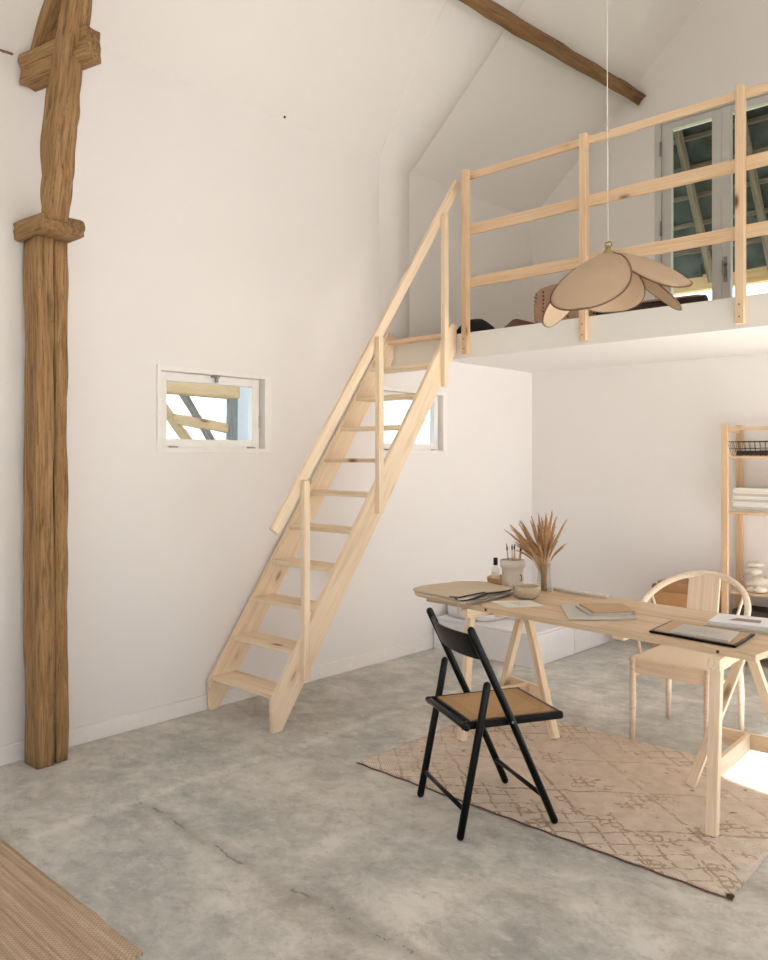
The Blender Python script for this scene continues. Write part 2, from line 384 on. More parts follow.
def lathe(name, prof, mat, parent=None, loc=(0, 0, 0), n=28, smooth=True):
    bm = bmesh.new(); rings = []
    for r, z in prof: rings.append([Vector((max(r, 1e-4) * math.cos(2 * PI * j / n), max(r, 1e-4) * math.sin(2 * PI * j / n), z)) for j in range(n)])
    ring_mesh(bm, rings, True); bmesh.ops.recalc_face_normals(bm, faces=list(bm.faces))
    return from_bm(name, bm, mat, parent, Matrix.Translation(loc), smooth)
def timber(name, p0, p1, w, t, mat, parent=None, up=(0, 0, 1), seed=0, amp=0.012, bend=None, taper=None, nseg=26, cham=0.12):
    """rough hewn member: wandering section, worn arrises"""
    m, L = frame_from(p0, p1, up); bm = bmesh.new(); rings = []
    prof = []
    k = cham
    for sx, sy in ((1, 1), (-1, 1), (-1, -1), (1, -1)):
        cs = [(sx * 0.5, sy * (0.5 - k)), (sx * (0.5 - k * 0.35), sy * (0.5 - k * 0.35)), (sx * (0.5 - k), sy * 0.5)]
        if sx * sy < 0: cs = cs[::-1]
        prof += cs
    full = []
    for i in range(len(prof)):
        a, b = prof[i], prof[(i + 1) % len(prof)]
        full.append(a)
        if (abs(a[0] - b[0]) + abs(a[1] - b[1])) > 0.4:
            for q in (0.25, 0.5, 0.75): full.append((a[0] + (b[0] - a[0]) * q, a[1] + (b[1] - a[1]) * q))
    for i in range(nseg + 1):
        f = i / nseg; x = -L / 2 + L * f
        by, bz = bend(f) if bend else (0, 0); tp = taper(f) if taper else 1.0
        ring = []
        for (u, v) in full:
            q = Vector((x * 3.2, u * 3 + seed * 5.3, v * 3 + seed * 1.7))
            q2 = Vector((x * 9, u * 6 + seed * 2.3, v * 6))
            d = amp * noise.noise(q) * 1.6 + amp * 0.5 * noise.noise(q2)
            rr = Vector((u, v)); ln = rr.length or 1
            ring.append(Vector((x, by + u * w * tp + d * u / ln, bz + v * t * tp + d * v / ln)))
        rings.append(ring)
    ring_mesh(bm, rings, True); bmesh.ops.recalc_face_normals(bm, faces=list(bm.faces))
    o = from_bm(name, bm, mat, parent, m, smooth=True)
    return o
def apply_cut(o, boxes):
    for lo, hi in boxes:
        bm = bmesh.new(); bm_box(bm, lo, hi); me = bpy.data.meshes.new('cut'); bm.to_mesh(me); bm.free()
        c = bpy.data.objects.new('cut', me); COL.objects.link(c)
        md = o.modifiers.new('b', 'BOOLEAN'); md.operation = 'DIFFERENCE'; md.object = c; md.solver = 'EXACT'
        bpy.context.view_layer.update()
        ev = o.evaluated_get(bpy.context.evaluated_depsgraph_get()); new = bpy.data.meshes.new_from_object(ev)
        o.modifiers.clear(); old = o.data; o.data = new; new.name = o.name
        bpy.data.meshes.remove(old); bpy.data.objects.remove(c); bpy.data.meshes.remove(me)
def struct(o, label=None):
    o['kind'] = 'structure'
    if label: o['label'] = label
    return o
def rect_prism(name, cs, z0, z1, mat, parent=None, bev=0.0015):
    """sheet or book from four ground-plan corners, own frame at its centre"""
    cx = sum(c[0] for c in cs) / 4; cy = sum(c[1] for c in cs) / 4
    bm = bmesh.new(); A = [bm.verts.new((c[0] - cx, c[1] - cy, z0)) for c in cs]; B = [bm.verts.new((c[0] - cx, c[1] - cy, z1)) for c in cs]
    bm.faces.new(A); bm.faces.new(B[::-1])
    for i in range(4): bm.faces.new((A[i], B[i], B[(i + 1) % 4], A[(i + 1) % 4]))
    bmesh.ops.recalc_face_normals(bm, faces=list(bm.faces))
    if bev: bmesh.ops.bevel(bm, geom=list(bm.edges), offset=bev, segments=1, affect='EDGES')
    return from_bm(name, bm, mat, parent, Matrix.Translation((cx, cy, 0)))

# ------------------------------------------------------------------ room shell
XR, YF, YB, EAVE, SL = 6.5, -3.4, 6.33, 3.70, 0.90
XM = XR / 2; RIDGE = EAVE + SL * XM
LOFT = 2.36; LY = 4.40
struct(box('floor', (-0.3, YF - 0.3, -0.12), (XR + 0.3, YB + 0.3, 0.0), M['floor'], bev=0), 'worn grey concrete screed floor')
bpy.data.objects['floor'].data.transform(Matrix.Translation(((XR) / 2, (YF + YB) / 2, -0.06))); bpy.data.objects['floor'].matrix_basis = Matrix.Identity(4)
wl = poly_prism('wall_left', [(YF - 0.3, -0.1), (YB + 0.3, -0.1), (YB + 0.3, EAVE + 0.1), (YF - 0.3, EAVE + 0.1)], 'x', -0.26, 0.0, M['wall'])
W1 = (2.435, 3.255, 1.532, 2.03); W2 = (4.24, 5.06, 1.532, 2.03)
apply_cut(wl, [((-0.5, w[0] + 0.01, w[2] + 0.01), (0.2, w[1] - 0.01, w[3] - 0.01)) for w in (W1, W2)])
apply_cut(wl, [((-0.5, w[0] - 0.05, w[2] - 0.05), (-0.11, w[1] + q, w[3] + 0.06)) for w, q in ((W1, 0.06), (W2, 0.2))])
struct(wl, 'tall white plastered left wall')
gable = [(-0.3, -0.1), (XR + 0.3, -0.1), (XR + 0.3, EAVE - SL * 0.3 + 0.05), (XM, RIDGE + 0.05), (-0.3, EAVE - SL * 0.3 + 0.05)]
wb = poly_prism('wall_back', gable, 'y', YB, YB + 0.26, M['wall'])
D1 = (1.18, 2.24, LOFT, 4.255)
apply_cut(wb, [((D1[0] + 0.01, YB - 0.2, LOFT + 0.02), (D1[1] - 0.01, YB + 0.5, D1[3] - 0.01))])
struct(wb, 'white gable wall at the back of the room')
wr = poly_prism('wall_right', [(YF - 0.3, -0.1), (YB + 0.3, -0.1), (YB + 0.3, EAVE + 0.1), (YF - 0.3, EAVE + 0.1)], 'x', XR, XR + 0.26, M['wall'])
apply_cut(wr, [((XR - 0.2, 3.0, 0.0), (XR + 0.5, 5.6, 2.18)), ((XR - 0.2, -1.4, 0.3), (XR + 0.5, 1.3, 1.62))])  # right door, then the added window for bounced sunlight
struct(wr)
wf = poly_prism('wall_front', gable, 'y', YF - 0.26, YF, M['wall'])
apply_cut(wf, [((1.6, YF - 0.5, 0.0), (4.9, YF + 0.2, 2.15))])
struct(wf)
def roof(name, x0, z0, x1, z1):
    pts = [(x0, z0), (x1, z1), (x1, z1 + 0.25), (x0, z0 + 0.25)]
    return struct(poly_prism(name, pts, 'y', YF - 0.3, YB + 0.3, M['ceil']))
roof('ceiling', -0.3, EAVE - SL * 0.3, XM, RIDGE); cr = roof('ceiling.001', XM, RIDGE, XR + 0.3, EAVE - SL * 0.3)
bpy.data.objects['ceiling']['label'] = 'white sloping ceiling rising from the left wall'
def slope_cut(o, y0, y1, xa, xb):
    apply_cut(o, [((xa, y0, 3.0), (xb, y1, 9.0))])
# baseboards
struct(box('baseboard_left', (0.0, YF, 0.0), (0.014, YB, 0.09), M['paint'], bev=0.003))
struct(box('baseboard_back', (0.014, YB - 0.014, 0.0), (XR, YB, 0.09), M['paint'], bev=0.003))
struct(box('baseboard_loft', (0.0, LY + 0.06, LOFT), (0.014, YB, LOFT + 0.08), M['paint'], bev=0.003))
# low plastered-over truss pilaster; its ceiling ridge shapes in the loft's shadow edge
bm = bmesh.new()
def sec(x, z, nx, nz, y0, y1, d):
    ys = [y0 - 0.03, y0, y0 + (y1 - y0) * 0.26, (y0 + y1) / 2, y1 - 0.07, y1 - 0.005, y1 + 0.07]; ds = [-0.05, 0.04, 0.5, 0.88, 1.0, 0.62, -0.1]
    top = [Vector((x + nx * d * q, y, z + nz * d * q)) for y, q in zip(ys, ds)]
    return top + [Vector((x - nx * 0.05, y1 + 0.09, z - nz * 0.05)), Vector((x - nx * 0.05, y0 - 0.03, z - nz * 0.05))]
rn = Vector((SL, 0, -1)).normalized(); bis = (Vector((1, 0, 0)) + rn).normalized()
Y0, Y1 = 4.29, 4.55
sects = [sec(0, LOFT, 1, 0, Y0, Y1, 0.045), sec(0, EAVE - 0.12, 1, 0, Y0, Y1, 0.045), sec(0.0, EAVE - 0.02, bis.x, bis.z, Y0, Y1, 0.05)]
for x, ya_, dd_ in ((0.12, 4.25, 0.038), (0.4, 4.14, 0.030), (0.8, 4.05, 0.020), (1.3, 4.0, 0.008), (2.0, 4.0, -0.01)): sects.append(sec(x, EAVE + SL * x, rn.x, rn.z, ya_, Y1 + 0.03, dd_))
ring_mesh(bm, sects, True); bmesh.ops.recalc_face_normals(bm, faces=list(bm.faces))
struct(from_bm('trim_1', bm, M['wall'], smooth=True))
# loft platform
def lofty():
    o = box('ceiling_loft', (0.0, LY + 0.06, 2.285), (XR, YB, LOFT - 0.002), M['white_beam'], bev=0); struct(o, 'white underside and boards of the loft'); 
    b = box('trim_2', (0.0, LY, 2.187), (XR, LY + 0.06, LOFT), M['white_beam'], bev=0.004); struct(b, 'white painted beam along the front edge of the loft')
    # saw marks and board joint on the beam
    return o
lofty()

# ------------------------------------------------------------------ small hopper windows
def small_window(name, W, lab):
    y0, y1, z0, z1 = W; ym = (y0 + y1) / 2
    root = bpy.data.objects.new(name, None); link(root, None, Matrix.Translation((0, ym, z0))); struct(root, lab)
    inv = Matrix.Translation((0, -ym, -z0))
    def add(nm, lo, hi, mat, bev=0.003, par=None):
        c = [(lo[i] + hi[i]) / 2 for i in range(3)]; h = [(hi[i] - lo[i]) / 2 for i in range(3)]
        o = box(nm, (lo[0], lo[1] - ym, lo[2] - z0), (hi[0], hi[1] - ym, hi[2] - z0), mat, par or root, bev); return o
    def ring(nm, a, b, c, d, w, xa, xb, mat, ws=None):
        ws = ws or (w, w, w, w); bm = bmesh.new()
        bm_box(bm, (xa, a - ym, c - z0), (xb, a + ws[0] - ym, d - z0)); bm_box(bm, (xa, b - ws[1] - ym, c - z0), (xb, b - ym, d - z0))
        bm_box(bm, (xa, a + ws[0] - ym, c - z0), (xb, b - ws[1] - ym, c + ws[2] - z0)); bm_box(bm, (xa, a + ws[0] - ym, d - ws[3] - z0), (xb, b - ws[1] - ym, d - z0))
        bmesh.ops.bevel(bm, geom=list(bm.edges), offset=0.002, segments=1, affect='EDGES')
        return from_bm(nm, bm, mat, root)
    ring('window_frame', y0, y1, z0, z1, 0.03, -0.10, 0.014, M['paint'], (0.026, 0.05, 0.028, 0.03))
    ring('sash', y0 + 0.03, y1 - 0.075, z0 + 0.026, z1 - 0.034, 0.05, -0.065, -0.02, M['paint'], (0.05, 0.052, 0.052, 0.048))
    ring('reveal_strip', y1 - 0.075, y1 - 0.05, z0 + 0.03, z1 - 0.03, 0.008, -0.10, -0.045, M['paint'])
    add('pane', (-0.046, y0 + 0.075, z0 + 0.08), (-0.042, y1 - 0.125, z1 - 0.08), M['glass'], 0)
    # latch at the top of the sash, hinges at the bottom
    bm = bmesh.new(); bm_box(bm, (-0.02, ym - 0.03 - ym, z1 - 0.046 - z0), (-0.006, ym + 0.03 - ym, z1 - 0.034 - z0)); bm_box(bm, (-0.01, -0.008, z1 - 0.075 - z0), (0.012, 0.008, z1 - 0.04 - z0))
    bmesh.ops.bevel(bm, geom=list(bm.edges), offset=0.002, segments=1, affect='EDGES'); from_bm('latch', bm, M['metal'], root)
    for q in (y0 + 0.09, y1 - 0.17): add('hinge', (-0.02, q, z0 + 0.018), (0.006, q + 0.05, z0 + 0.036), M['metal'], 0.003)
    add('stay', (-0.05, y1 - 0.068, z0 + 0.16), (-0.036, y1 - 0.058, z0 + 0.24), M['metal'], 0.002)
small_window('window_1', W1, 'small white hopper window on the left wall left of the ladder')
small_window('window_2', W2, 'small white hopper window behind the ladder')

# loft glazed double door
def loft_door():
    x0, x1, z0, z1 = D1
    root = bpy.data.objects.new('door_1', None); link(root, None, Matrix.Translation((x0, YB, z0))); struct(root, 'grey glazed double door in the gable behind the loft rail')
    def ring(nm, a, b, c, d, ws, ya, yb, mat, par=root):
        bm = bmesh.new(); a -= x0; b -= x0; c -= z0; d -= z0
        bm_box(bm, (a, ya, c), (a + ws[0], yb, d)); bm_box(bm, (b - ws[1], ya, c), (b, yb, d))
        bm_box(bm, (a + ws[0], ya, c), (b - ws[1], yb, c + ws[2])); bm_box(bm, (a + ws[0], ya, d - ws[3]), (b - ws[1], yb, d))
        bmesh.ops.bevel(bm, geom=list(bm.edges), offset=0.003, segments=1, affect='EDGES')
        return from_bm(nm, bm, mat, par)
    ring('door_frame', x0, x1, z0 + 0.02, z1, (0.055, 0.055, 0.03, 0.03), -0.012, 0.10, M['grey_paint'])
    for (a, b) in ((x0 + 0.058, 1.706), (1.710, x1 - 0.058)):
        lf = ring('door_leaf', a, b, z0 + 0.055, z1 - 0.033, (0.075, 0.065, 0.1, 0.055), 0.0, 0.05, M['grey_paint'])
        bm = bmesh.new(); bm_box(bm, (a + 0.07 - x0, 0.024, 0.14), (b - 0.06 - x0, 0.028, z1 - z0 - 0.08)); from_bm('pane', bm, M['glass'], lf)
    bm = bmesh.new(); bm_box(bm, (1.698 - x0, -0.008, 0.05), (1.718 - x0, 0.002, z1 - z0 - 0.04)); from_bm('cover_strip', bm, M['grey_paint'], root)
    bm = bmesh.new(); bm_box(bm, (1.735 - x0, -0.045, 0.62), (1.755 - x0, 0.002, 0.64)); bm_box(bm, (1.735 - x0, -0.045, 0.55), (1.755 - x0, -0.03, 0.66)); bm_box(bm, (1.73 - x0, -0.006, 0.5), (1.76 - x0, 0.002, 0.7))
    bmesh.ops.bevel(bm, geom=list(bm.edges), offset=0.003, segments=1, affect='EDGES'); from_bm('door_handle', bm, M['metal'], root)
    for z in (0.45, 0.95, 1.6):
        tube('hinge', [(0.052, -0.014, z), (0.052, -0.014, z + 0.12)], 0.009, M['metal'], root)
loft_door()

# big openings outside the frame: frames
def bigframe(nm, xa, xb, ya, yb, za, zb, ax, div):
    bm = bmesh.new()
    if ax == 'x':
        for i in range(div + 1):
            y = ya + (yb - ya) * i / div; bm_box(bm, (xa, y - 0.03, za), (xb, y + 0.03, zb))
        bm_box(bm, (xa, ya, zb - 0.05), (xb, yb, zb)); bm_box(bm, (xa, ya, za), (xb, yb, za + 0.03))
    else:
        for i in range(div + 1):
            x = xa + (xb - xa) * i / div; bm_box(bm, (x - 0.03, ya, za), (x + 0.03, yb, zb))
        bm_box(bm, (xa, ya, zb - 0.05), (xb, yb, zb)); bm_box(bm, (xa, ya, za), (xb, yb, za + 0.03))
    struct(from_bm(nm, bm, M['paint']))
bigframe('door_2', XR + 0.05, XR + 0.12, 3.0, 5.6, 0, 2.18, 'x', 1)
bigframe('added_window', XR + 0.05, XR + 0.12, -1.4, 1.3, 0.3, 1.62, 'x', 2)  # unseen window, added so its sun patch bounces onto upper wall and ceiling
bigframe('front_opening', 1.6, 4.9, YF - 0.12, YF - 0.05, 0, 2.15, 'y', 3)  # unseen opening behind the camera, sized by the sky light it lets in

# ------------------------------------------------------------------ outside
struct(box('ground', (-60, -60, -0.6), (60, 60, -0.2), M['grass'], bev=0), 'pale grass outside the windows')
struct(box('ground.001', (XR + 0.3, -12, -0.2), (XR + 14, 14, -0.12), M['bounce_gravel'], bev=0))  # unseen terrace, added pale to bounce sunlight up through the right door
bm = bmesh.new()
for i in range(10):
    r = bmesh.ops.create_icosphere(bm, subdivisions=2, radius=1)
    x = -26 - random.random() * 10; y = 4 + i * 5; s = (3 + random.random() * 2, 4 + random.random() * 3, 3.6 + random.random() * 1.6)
    for v in r['verts']: v.co = Vector((v.co.x * s[0] + x, v.co.y * s[1] + y, v.co.z * s[2] - 0.2)) + noise.noise_vector(v.co * 2) * 0.6
tag(from_bm('hill', bm, M['hill'], smooth=True), 'distant hedge line beyond the small windows', kind='structure')
# shed frame outside window 1
sh = thing('shed_frame', 'old timber shed frame seen through the small left window', 'shed', (-0.9, 3.9, -0.2))
def sp_(nm, p, q, w, t, mat, seed):  # coords given in world, shifted to the shed's root
    f = lambda a: (a[0] + 0.9, a[1] - 3.9, a[2] + 0.2)
    return timber(nm, f(p), f(q), w, t, mat, sh, seed=seed, amp=0.006, nseg=14)
sp_('rail', (-1.3, 2.9, 2.05), (-1.3, 3.95, 2.03), 0.10, 0.11, M['pine_orange'], 1)
sp_('post', (-1.3, 3.91, -0.2), (-1.3, 3.91, 2.5), 0.08, 0.07, M['grey_timber'], 2)
sp_('brace', (-1.35, 3.18, 2.05), (-1.35, 3.60, 1.55), 0.08, 0.05, M['pine_orange'], 3)
sp_('brace', (-1.42, 3.50, 2.05), (-1.42, 3.93, 1.45), 0.05, 0.055, M['grey_timber'], 4)
sp_('brace', (-1.3, 3.37, 1.80), (-1.3, 3.86, 1.74), 0.05, 0.075, M['pine_orange'], 5)
sp_('post', (-1.3, 2.95, -0.2), (-1.3, 2.95, 2.5), 0.09, 0.09, M['grey_timber'], 6)
box('panel', (-0.47, 0.06, 0.2), (-0.44, 0.62, 2.7), M['white_board'], sh)

# barn roof outside the loft door
br = thing('barn_roof', 'underside of a slated barn roof seen through the loft door', 'roof', (2.0, 7.75, 0))
def B(p): return (p[0] - 2.0, p[1] - 7.75, p[2])
rz = lambda y: 5.0 - 1.72 * (y - 6.66)
m_, L_ = None, None
bm = bmesh.new()
nx_, ny_ = 18, 12
for i in range(nx_):
    for j in range(ny_):
        xa = -1.0 + 6.0 * i / nx_ + random.uniform(-.02, .02); xb = xa + 6.0 / nx_ + 0.05; ya = 6.62 + 1.08 * j / ny_; yb = ya + 1.08 / ny_ + 0.035
        d = random.uniform(0.0, 0.03); e = random.uniform(-.015, .015)
        A_ = [bm.verts.new(B((xa - 0.03, ya, rz(ya) + d + 0.06))), bm.verts.new(B((xb, ya, rz(ya) + d + 0.06 + e))), bm.verts.new(B((xb, yb, rz(yb) + d + 0.04 + e))), bm.verts.new(B((xa - 0.03, yb, rz(yb) + d + 0.04)))]
        C_ = [bm.verts.new(v.co + Vector((0, 0, 0.02))) for v in A_]
        bm.faces.new(A_[::-1]); bm.faces.new(C_)
        for k in range(4): bm.faces.new((A_[k], A_[(k + 1) % 4], C_[(k + 1) % 4], C_[k]))
bmesh.ops.recalc_face_normals(bm, faces=list(bm.faces))
from_bm('slates', bm, M['slate'], br)
for j in range(8):
    y = 6.66 + 0.128 * j; plank('batten', B((-1, y, rz(y) + 0.005)), B((5, y + 0.02, rz(y + 0.02) + 0.03)), 0.03, 0.035, M['old_timber'], br, bev=0)
for x in (0.55, 1.08, 1.62, 2.25, 2.9):
    plank('rafter', B((x, 6.62, rz(6.62) - 0.05)), B((x + 0.05, 7.69, rz(7.69) - 0.05)), 0.055, 0.07, M['old_timber'], br, up=(0, 1, 0), bev=0.004)
plank('eave_beam', B((-1, 7.76, 3.195)), B((5, 7.76, 3.195)), 0.10, 0.15, M['pine_orange'], br)
for x in (-0.9, 4.9): plank('post', B((x, 7.78, -0.2)), B((x, 7.78, 3.12)), 0.12, 0.12, M['old_timber'], br)
plank('wall_plate', B((-1, 6.64, 4.9)), B((5, 6.64, 4.9)), 0.05, 0.12, M['old_timber'], br)

# ------------------------------------------------------------------ old oak post with leaning rafter
op = thing('oak_post', 'old brown oak post standing against the left wall', 'post', (0.1, 1.75, 0))
def O(p): return (p[0] - 0.1, p[1] - 1.75, p[2])
timber('post_timber', O((0.120, 1.718, 0.0)), O((0.116, 1.718, 2.57)), 0.090, 0.150, M['oak'], op, up=(1, 0, 0), seed=3, amp=0.007, nseg=50, cham=0.07)
timber('post_timber', O((0.10, 1.806, 0.0)), O((0.10, 1.803, 2.57)), 0.070, 0.155, M['oak'], op, up=(1, 0, 0), seed=9, amp=0.009, nseg=50, cham=0.08)
timber('cap_block', O((0.012, 1.75, 2.615)), O((0.27, 1.765, 2.625)), 0.23, 0.09, M['oak'], op, seed=5, amp=0.008, nseg=12, cham=0.1)
timber('leaning_timber', O((0.235, 1.745, 2.65)), O((0.555, 1.745, 3.96)), 0.11, 0.115, M['oak'], op, up=(1, 0, 0), seed=12, amp=0.02, nseg=44,
       bend=lambda f: (0.012 * math.sin(f * 7), -0.035 * math.sin(f * PI)), cham=0.16)
timber('cross_beam', O((0.045, 1.69, 3.405)), O((0.485, 1.81, 3.435)), 0.09, 0.15, M['oak'], op, seed=21, amp=0.010, nseg=16, cham=0.06)
timber('rafter_timber', O((0.075, 1.75, 3.50)), O((0.46, 1.76, 3.92)), 0.11, 0.08, M['oak'], op, seed=25, amp=0.012, nseg=16)
tube('peg', [O((0.05, 1.62, 3.47)), O((0.01, 1.55, 3.485))], 0.006, M['oak_dark'], op)
# purlin
pu = timber('ceiling_beam', (0.85, YF, 4.03), (1.03, YB - 0.02, 4.515), 0.085, 0.14, M['oak_dark'], None, up=Vector((-SL, 0, 1)), seed=31, amp=0.010, nseg=60, cham=0.07)
tag(pu, 'dark brown oak beam running just under the sloping ceiling', 'beam')
bm = bmesh.new(); bmesh.ops.create_uvsphere(bm, u_segments=8, v_segments=6, radius=0.008)
tag(from_bm('ceiling_hook', bm, M['black'], None, Matrix.Translation((0.02, 3.36, 3.714)), True), 'tiny black hook high on the white wall by the ceiling', 'hook')

# ------------------------------------------------------------------ ladder stair
ld = thing('loft_ladder', 'pale pine open-tread ladder stair leading up to the loft', 'stairs', (0.32, 2.8, 0))
def Lc(p): return (p[0] - 0.32, p[1] - 2.8, p[2])
def stringer(x0, x1, y_shift=0.0):
    prof = [(2.767, 0.0), (2.832, 0.0), (4.392, 2.24), (4.392, 2.425), (4.335, 2.425), (2.762, 0.172)]
    # own frame along the slope so that the grain runs with it
    m, L = frame_from((0, 0, 0), (0, 1.0, 1.435)); m.translation = Lc(((x0 + x1) / 2, 3.5, 1.2)); mi = m.inverted(); bm = bmesh.new()
    A = [bm.verts.new(mi @ Vector(Lc((x0, y + y_shift, z)))) for y, z in prof]; Bv = [bm.verts.new(mi @ Vector(Lc((x1, y + y_shift, z)))) for y, z in prof]
    bm.faces.new(A); bm.faces.new(Bv[::-1])
    for i in range(6): bm.faces.new((A[i], Bv[i], Bv[(i + 1) % 6], A[(i + 1) % 6]))
    bmesh.ops.recalc_face_normals(bm, faces=list(bm.faces)); bmesh.ops.bevel(bm, geom=list(bm.edges), offset=0.003, segments=2, affect='EDGES')
    from_bm('stringer', bm, M['pine'], ld, m)
stringer(0.016, 0.044, 0.0); stringer(0.60, 0.63, 0.0)
for i in range(10):
    zt = 0.205 + 0.2155 * i; yf = 2.785 + 0.1505 * i
    plank('tread', Lc((0.044, yf + 0.085, zt - 0.0135)), Lc((0.60, yf + 0.085, zt - 0.0135)), 0.175, 0.027, M['pine'], ld, bev=0.004)
plank('tread', Lc((0.044, 4.355, LOFT - 0.012)), Lc((0.60, 4.355, LOFT - 0.012)), 0.08, 0.03, M['pine_rail'], ld, bev=0.004)
for (y, z0, z1) in ((2.985, 0.25, 1.375), (3.592, 1.16, 2.245), (4.235, 1.98, 3.14)):
    plank('baluster', Lc((0.6475, y, z0)), Lc((0.6475, y, z1)), 0.034, 0.044, M['pine'], ld, up=(0, 1, 0), bev=0.003)
plank('handrail', Lc((0.615, 2.785, 1.095)), Lc((0.615, 4.425, 3.415)), 0.028, 0.066, M['pine'], ld, up=(0, 0, 1), bev=0.005)

# loft railing
rl = thing('loft_railing', 'pine railing of posts and three rails along the loft edge', 'railing', (1.6, 4.38, LOFT))
def Rc(p): return (p[0] - 1.6, p[1] - 4.38, p[2] - LOFT)
for x in (0.717, 1.611, 2.53, 3.45, 4.37, 5.29, 6.2):
    p = plank('post', Rc((x, 4.377, 2.21)), Rc((x, 4.377, 3.465)), 0.045, 0.044, M['pine_rail'], rl, up=(0, 1, 0), bev=0.003)
    for z in (2.245, 2.31):
        bm = bmesh.new(); r_ = bmesh.ops.create_cone(bm, cap_ends=True, segments=10, radius1=0.004, radius2=0.004, depth=0.003)
        from_bm('screw', bm, M['dark'], p, Matrix.Translation(Rc((x, 4.354, z))) @ Matrix.Rotation(PI / 2, 4, 'X'))
for z, h in ((3.432, 0.046), (3.062, 0.07), (2.70, 0.07)):
    plank('rail', Rc((0.695, 4.412, z)), Rc((6.5, 4.412, z)), 0.024, h, M['pine_rail'], rl, bev=0.003)

# ------------------------------------------------------------------ rugs
def rug(name, x0, x1, y0, y1, th, mat, label, seed):
    bm = bmesh.new(); nx, ny = 70, 50; cx, cy = (x0 + x1) / 2, (y0 + y1) / 2
    def P(i, j, top):
        x = x0 + (x1 - x0) * i / nx; y = y0 + (y1 - y0) * j / ny
        w = 0.008 * noise.noise(Vector((x * 3, y * 3, seed)))
        ex = 0.006 * noise.noise(Vector((x * 8, y * 8, seed + 4)))
        if i in (0, nx): x += ex
        if j in (0, ny): y += ex
        return Vector((x - cx, y - cy, (th + 0.3 * abs(w)) if top else 0.0005))
    T = [[bm.verts.new(P(i, j, True)) for j in range(ny + 1)] for i in range(nx + 1)]
    for i in range(nx):
        for j in range(ny): bm.faces.new((T[i][j], T[i + 1][j], T[i + 1][j + 1], T[i][j + 1]))
    rim = [T[i][0] for i in range(nx + 1)] + [T[nx][j] for j in range(1, ny + 1)] + [T[i][ny] for i in range(nx - 1, -1, -1)] + [T[0][j] for j in range(ny - 1, 0, -1)]
    low = [bm.verts.new((v.co.x, v.co.y, 0.0005)) for v in rim]
    for k in range(len(rim)): bm.faces.new((rim[k], low[k], low[(k + 1) % len(rim)], rim[(k + 1) % len(rim)]))
    bmesh.ops.recalc_face_normals(bm, faces=list(bm.faces))
    o = from_bm(name, bm, mat, None, Matrix.Translation((cx, cy, 0)), True); return tag(o, label, 'rug')
rg = rug('diamond_rug', 1.268, 3.04, 2.788, 4.0, 0.008, M['rug'], 'beige rug with worn brown diamond pattern under the table', 1)
tube('edge_binding', [(-0.897 + 1.795 * i / 60, -0.611 + 0.003 * math.sin(i * 1.3), 0.004) for i in range(61)], 0.0035, M['leather'], rg, n=6)
bm = bmesh.new(); bmesh.ops.create_icosphere(bm, subdivisions=2, radius=0.013)
for v in bm.verts: v.co += noise.noise_vector(v.co * 60) * 0.006; v.co.z = v.co.z * 0.5 + 0.009
from_bm('corner_knot', bm, M['dark'], rg, Matrix.Translation((0.885, -0.60, 0)), True)
rug('jute_rug', 0.28, 1.86, -0.9, 1.27, 0.010, M['jute'], 'brown woven jute rug lying on the concrete in the lower corner', 5)

# ------------------------------------------------------------------ trestle table
TZ = 0.73; TA = R(-4.5); TC = (2.097, 3.715)
tt = thing('table_top', 'long pale pine tabletop resting on two wooden trestles', 'tabletop', (TC[0], TC[1], 0.70), TA)
for k in range(4):
    w = 0.74 / 4; y = -0.37 + w * (k + 0.5)
    plank('board', (-0.90, y, 0.016), (0.90, y, 0.016), w - 0.0006, 0.027, M['pine_table'], tt, bev=0.0015)
for x, y0 in ((-0.42, -0.33), (0.27, -0.33)):
    plank('batten', (x, y0, -0.010), (x, 0.33, -0.010), 0.06, 0.024, M['pine'], tt)
for x in (-0.6, 0.62):
    bm = bmesh.new(); bmesh.ops.create_cone(bm, cap_ends=True, segments=12, radius1=0.007, radius2=0.007, depth=0.002)
    from_bm('screw_plug', bm, M['dark'], tt, Matrix.Translation((x + 0.13, -0.371, 0.016)) @ Matrix.Rotation(PI / 2, 4, 'X'))
def make_trestle(loc, rot, label, zr):
    t = thing('trestle', label, 'trestle', loc, rot, 'pine trestles carrying the tabletop')
    P = M['pine']
    plank('leg', (0, -0.205, 0.002), (0, -0.15, 0.648), 0.044, 0.038, P, t, up=(0, 1, 0.05))
    plank('leg', (-0.24, 0.23, 0.002), (-0.012, 0.23, 0.655), 0.040, 0.038, P, t, up=(0, 1, 0))
    plank('leg', (0.24, 0.23, 0.002), (0.012, 0.23, 0.655), 0.040, 0.038, P, t, up=(0, 1, 0))
    plank('top_rail', (0, -0.19, 0.672), (0, 0.27, 0.672), 0.05, 0.048, P, t)
    plank('cross_rail', (-0.165, 0.261, zr), (0.165, 0.261, zr), 0.02, 0.07, P, t)
    plank('stretcher', (0, -0.17, zr), (0, 0.25, zr), 0.022, 0.07, P, t)
    return t
make_trestle((2.82, 3.40, 0.0085), R(2), 'pine trestle under the right end of the table, near the magazines', 0.25)
make_trestle((1.51, 3.568, 0.0085), R(-15), 'pine trestle under the left end of the table, behind the black chair', 0.205)

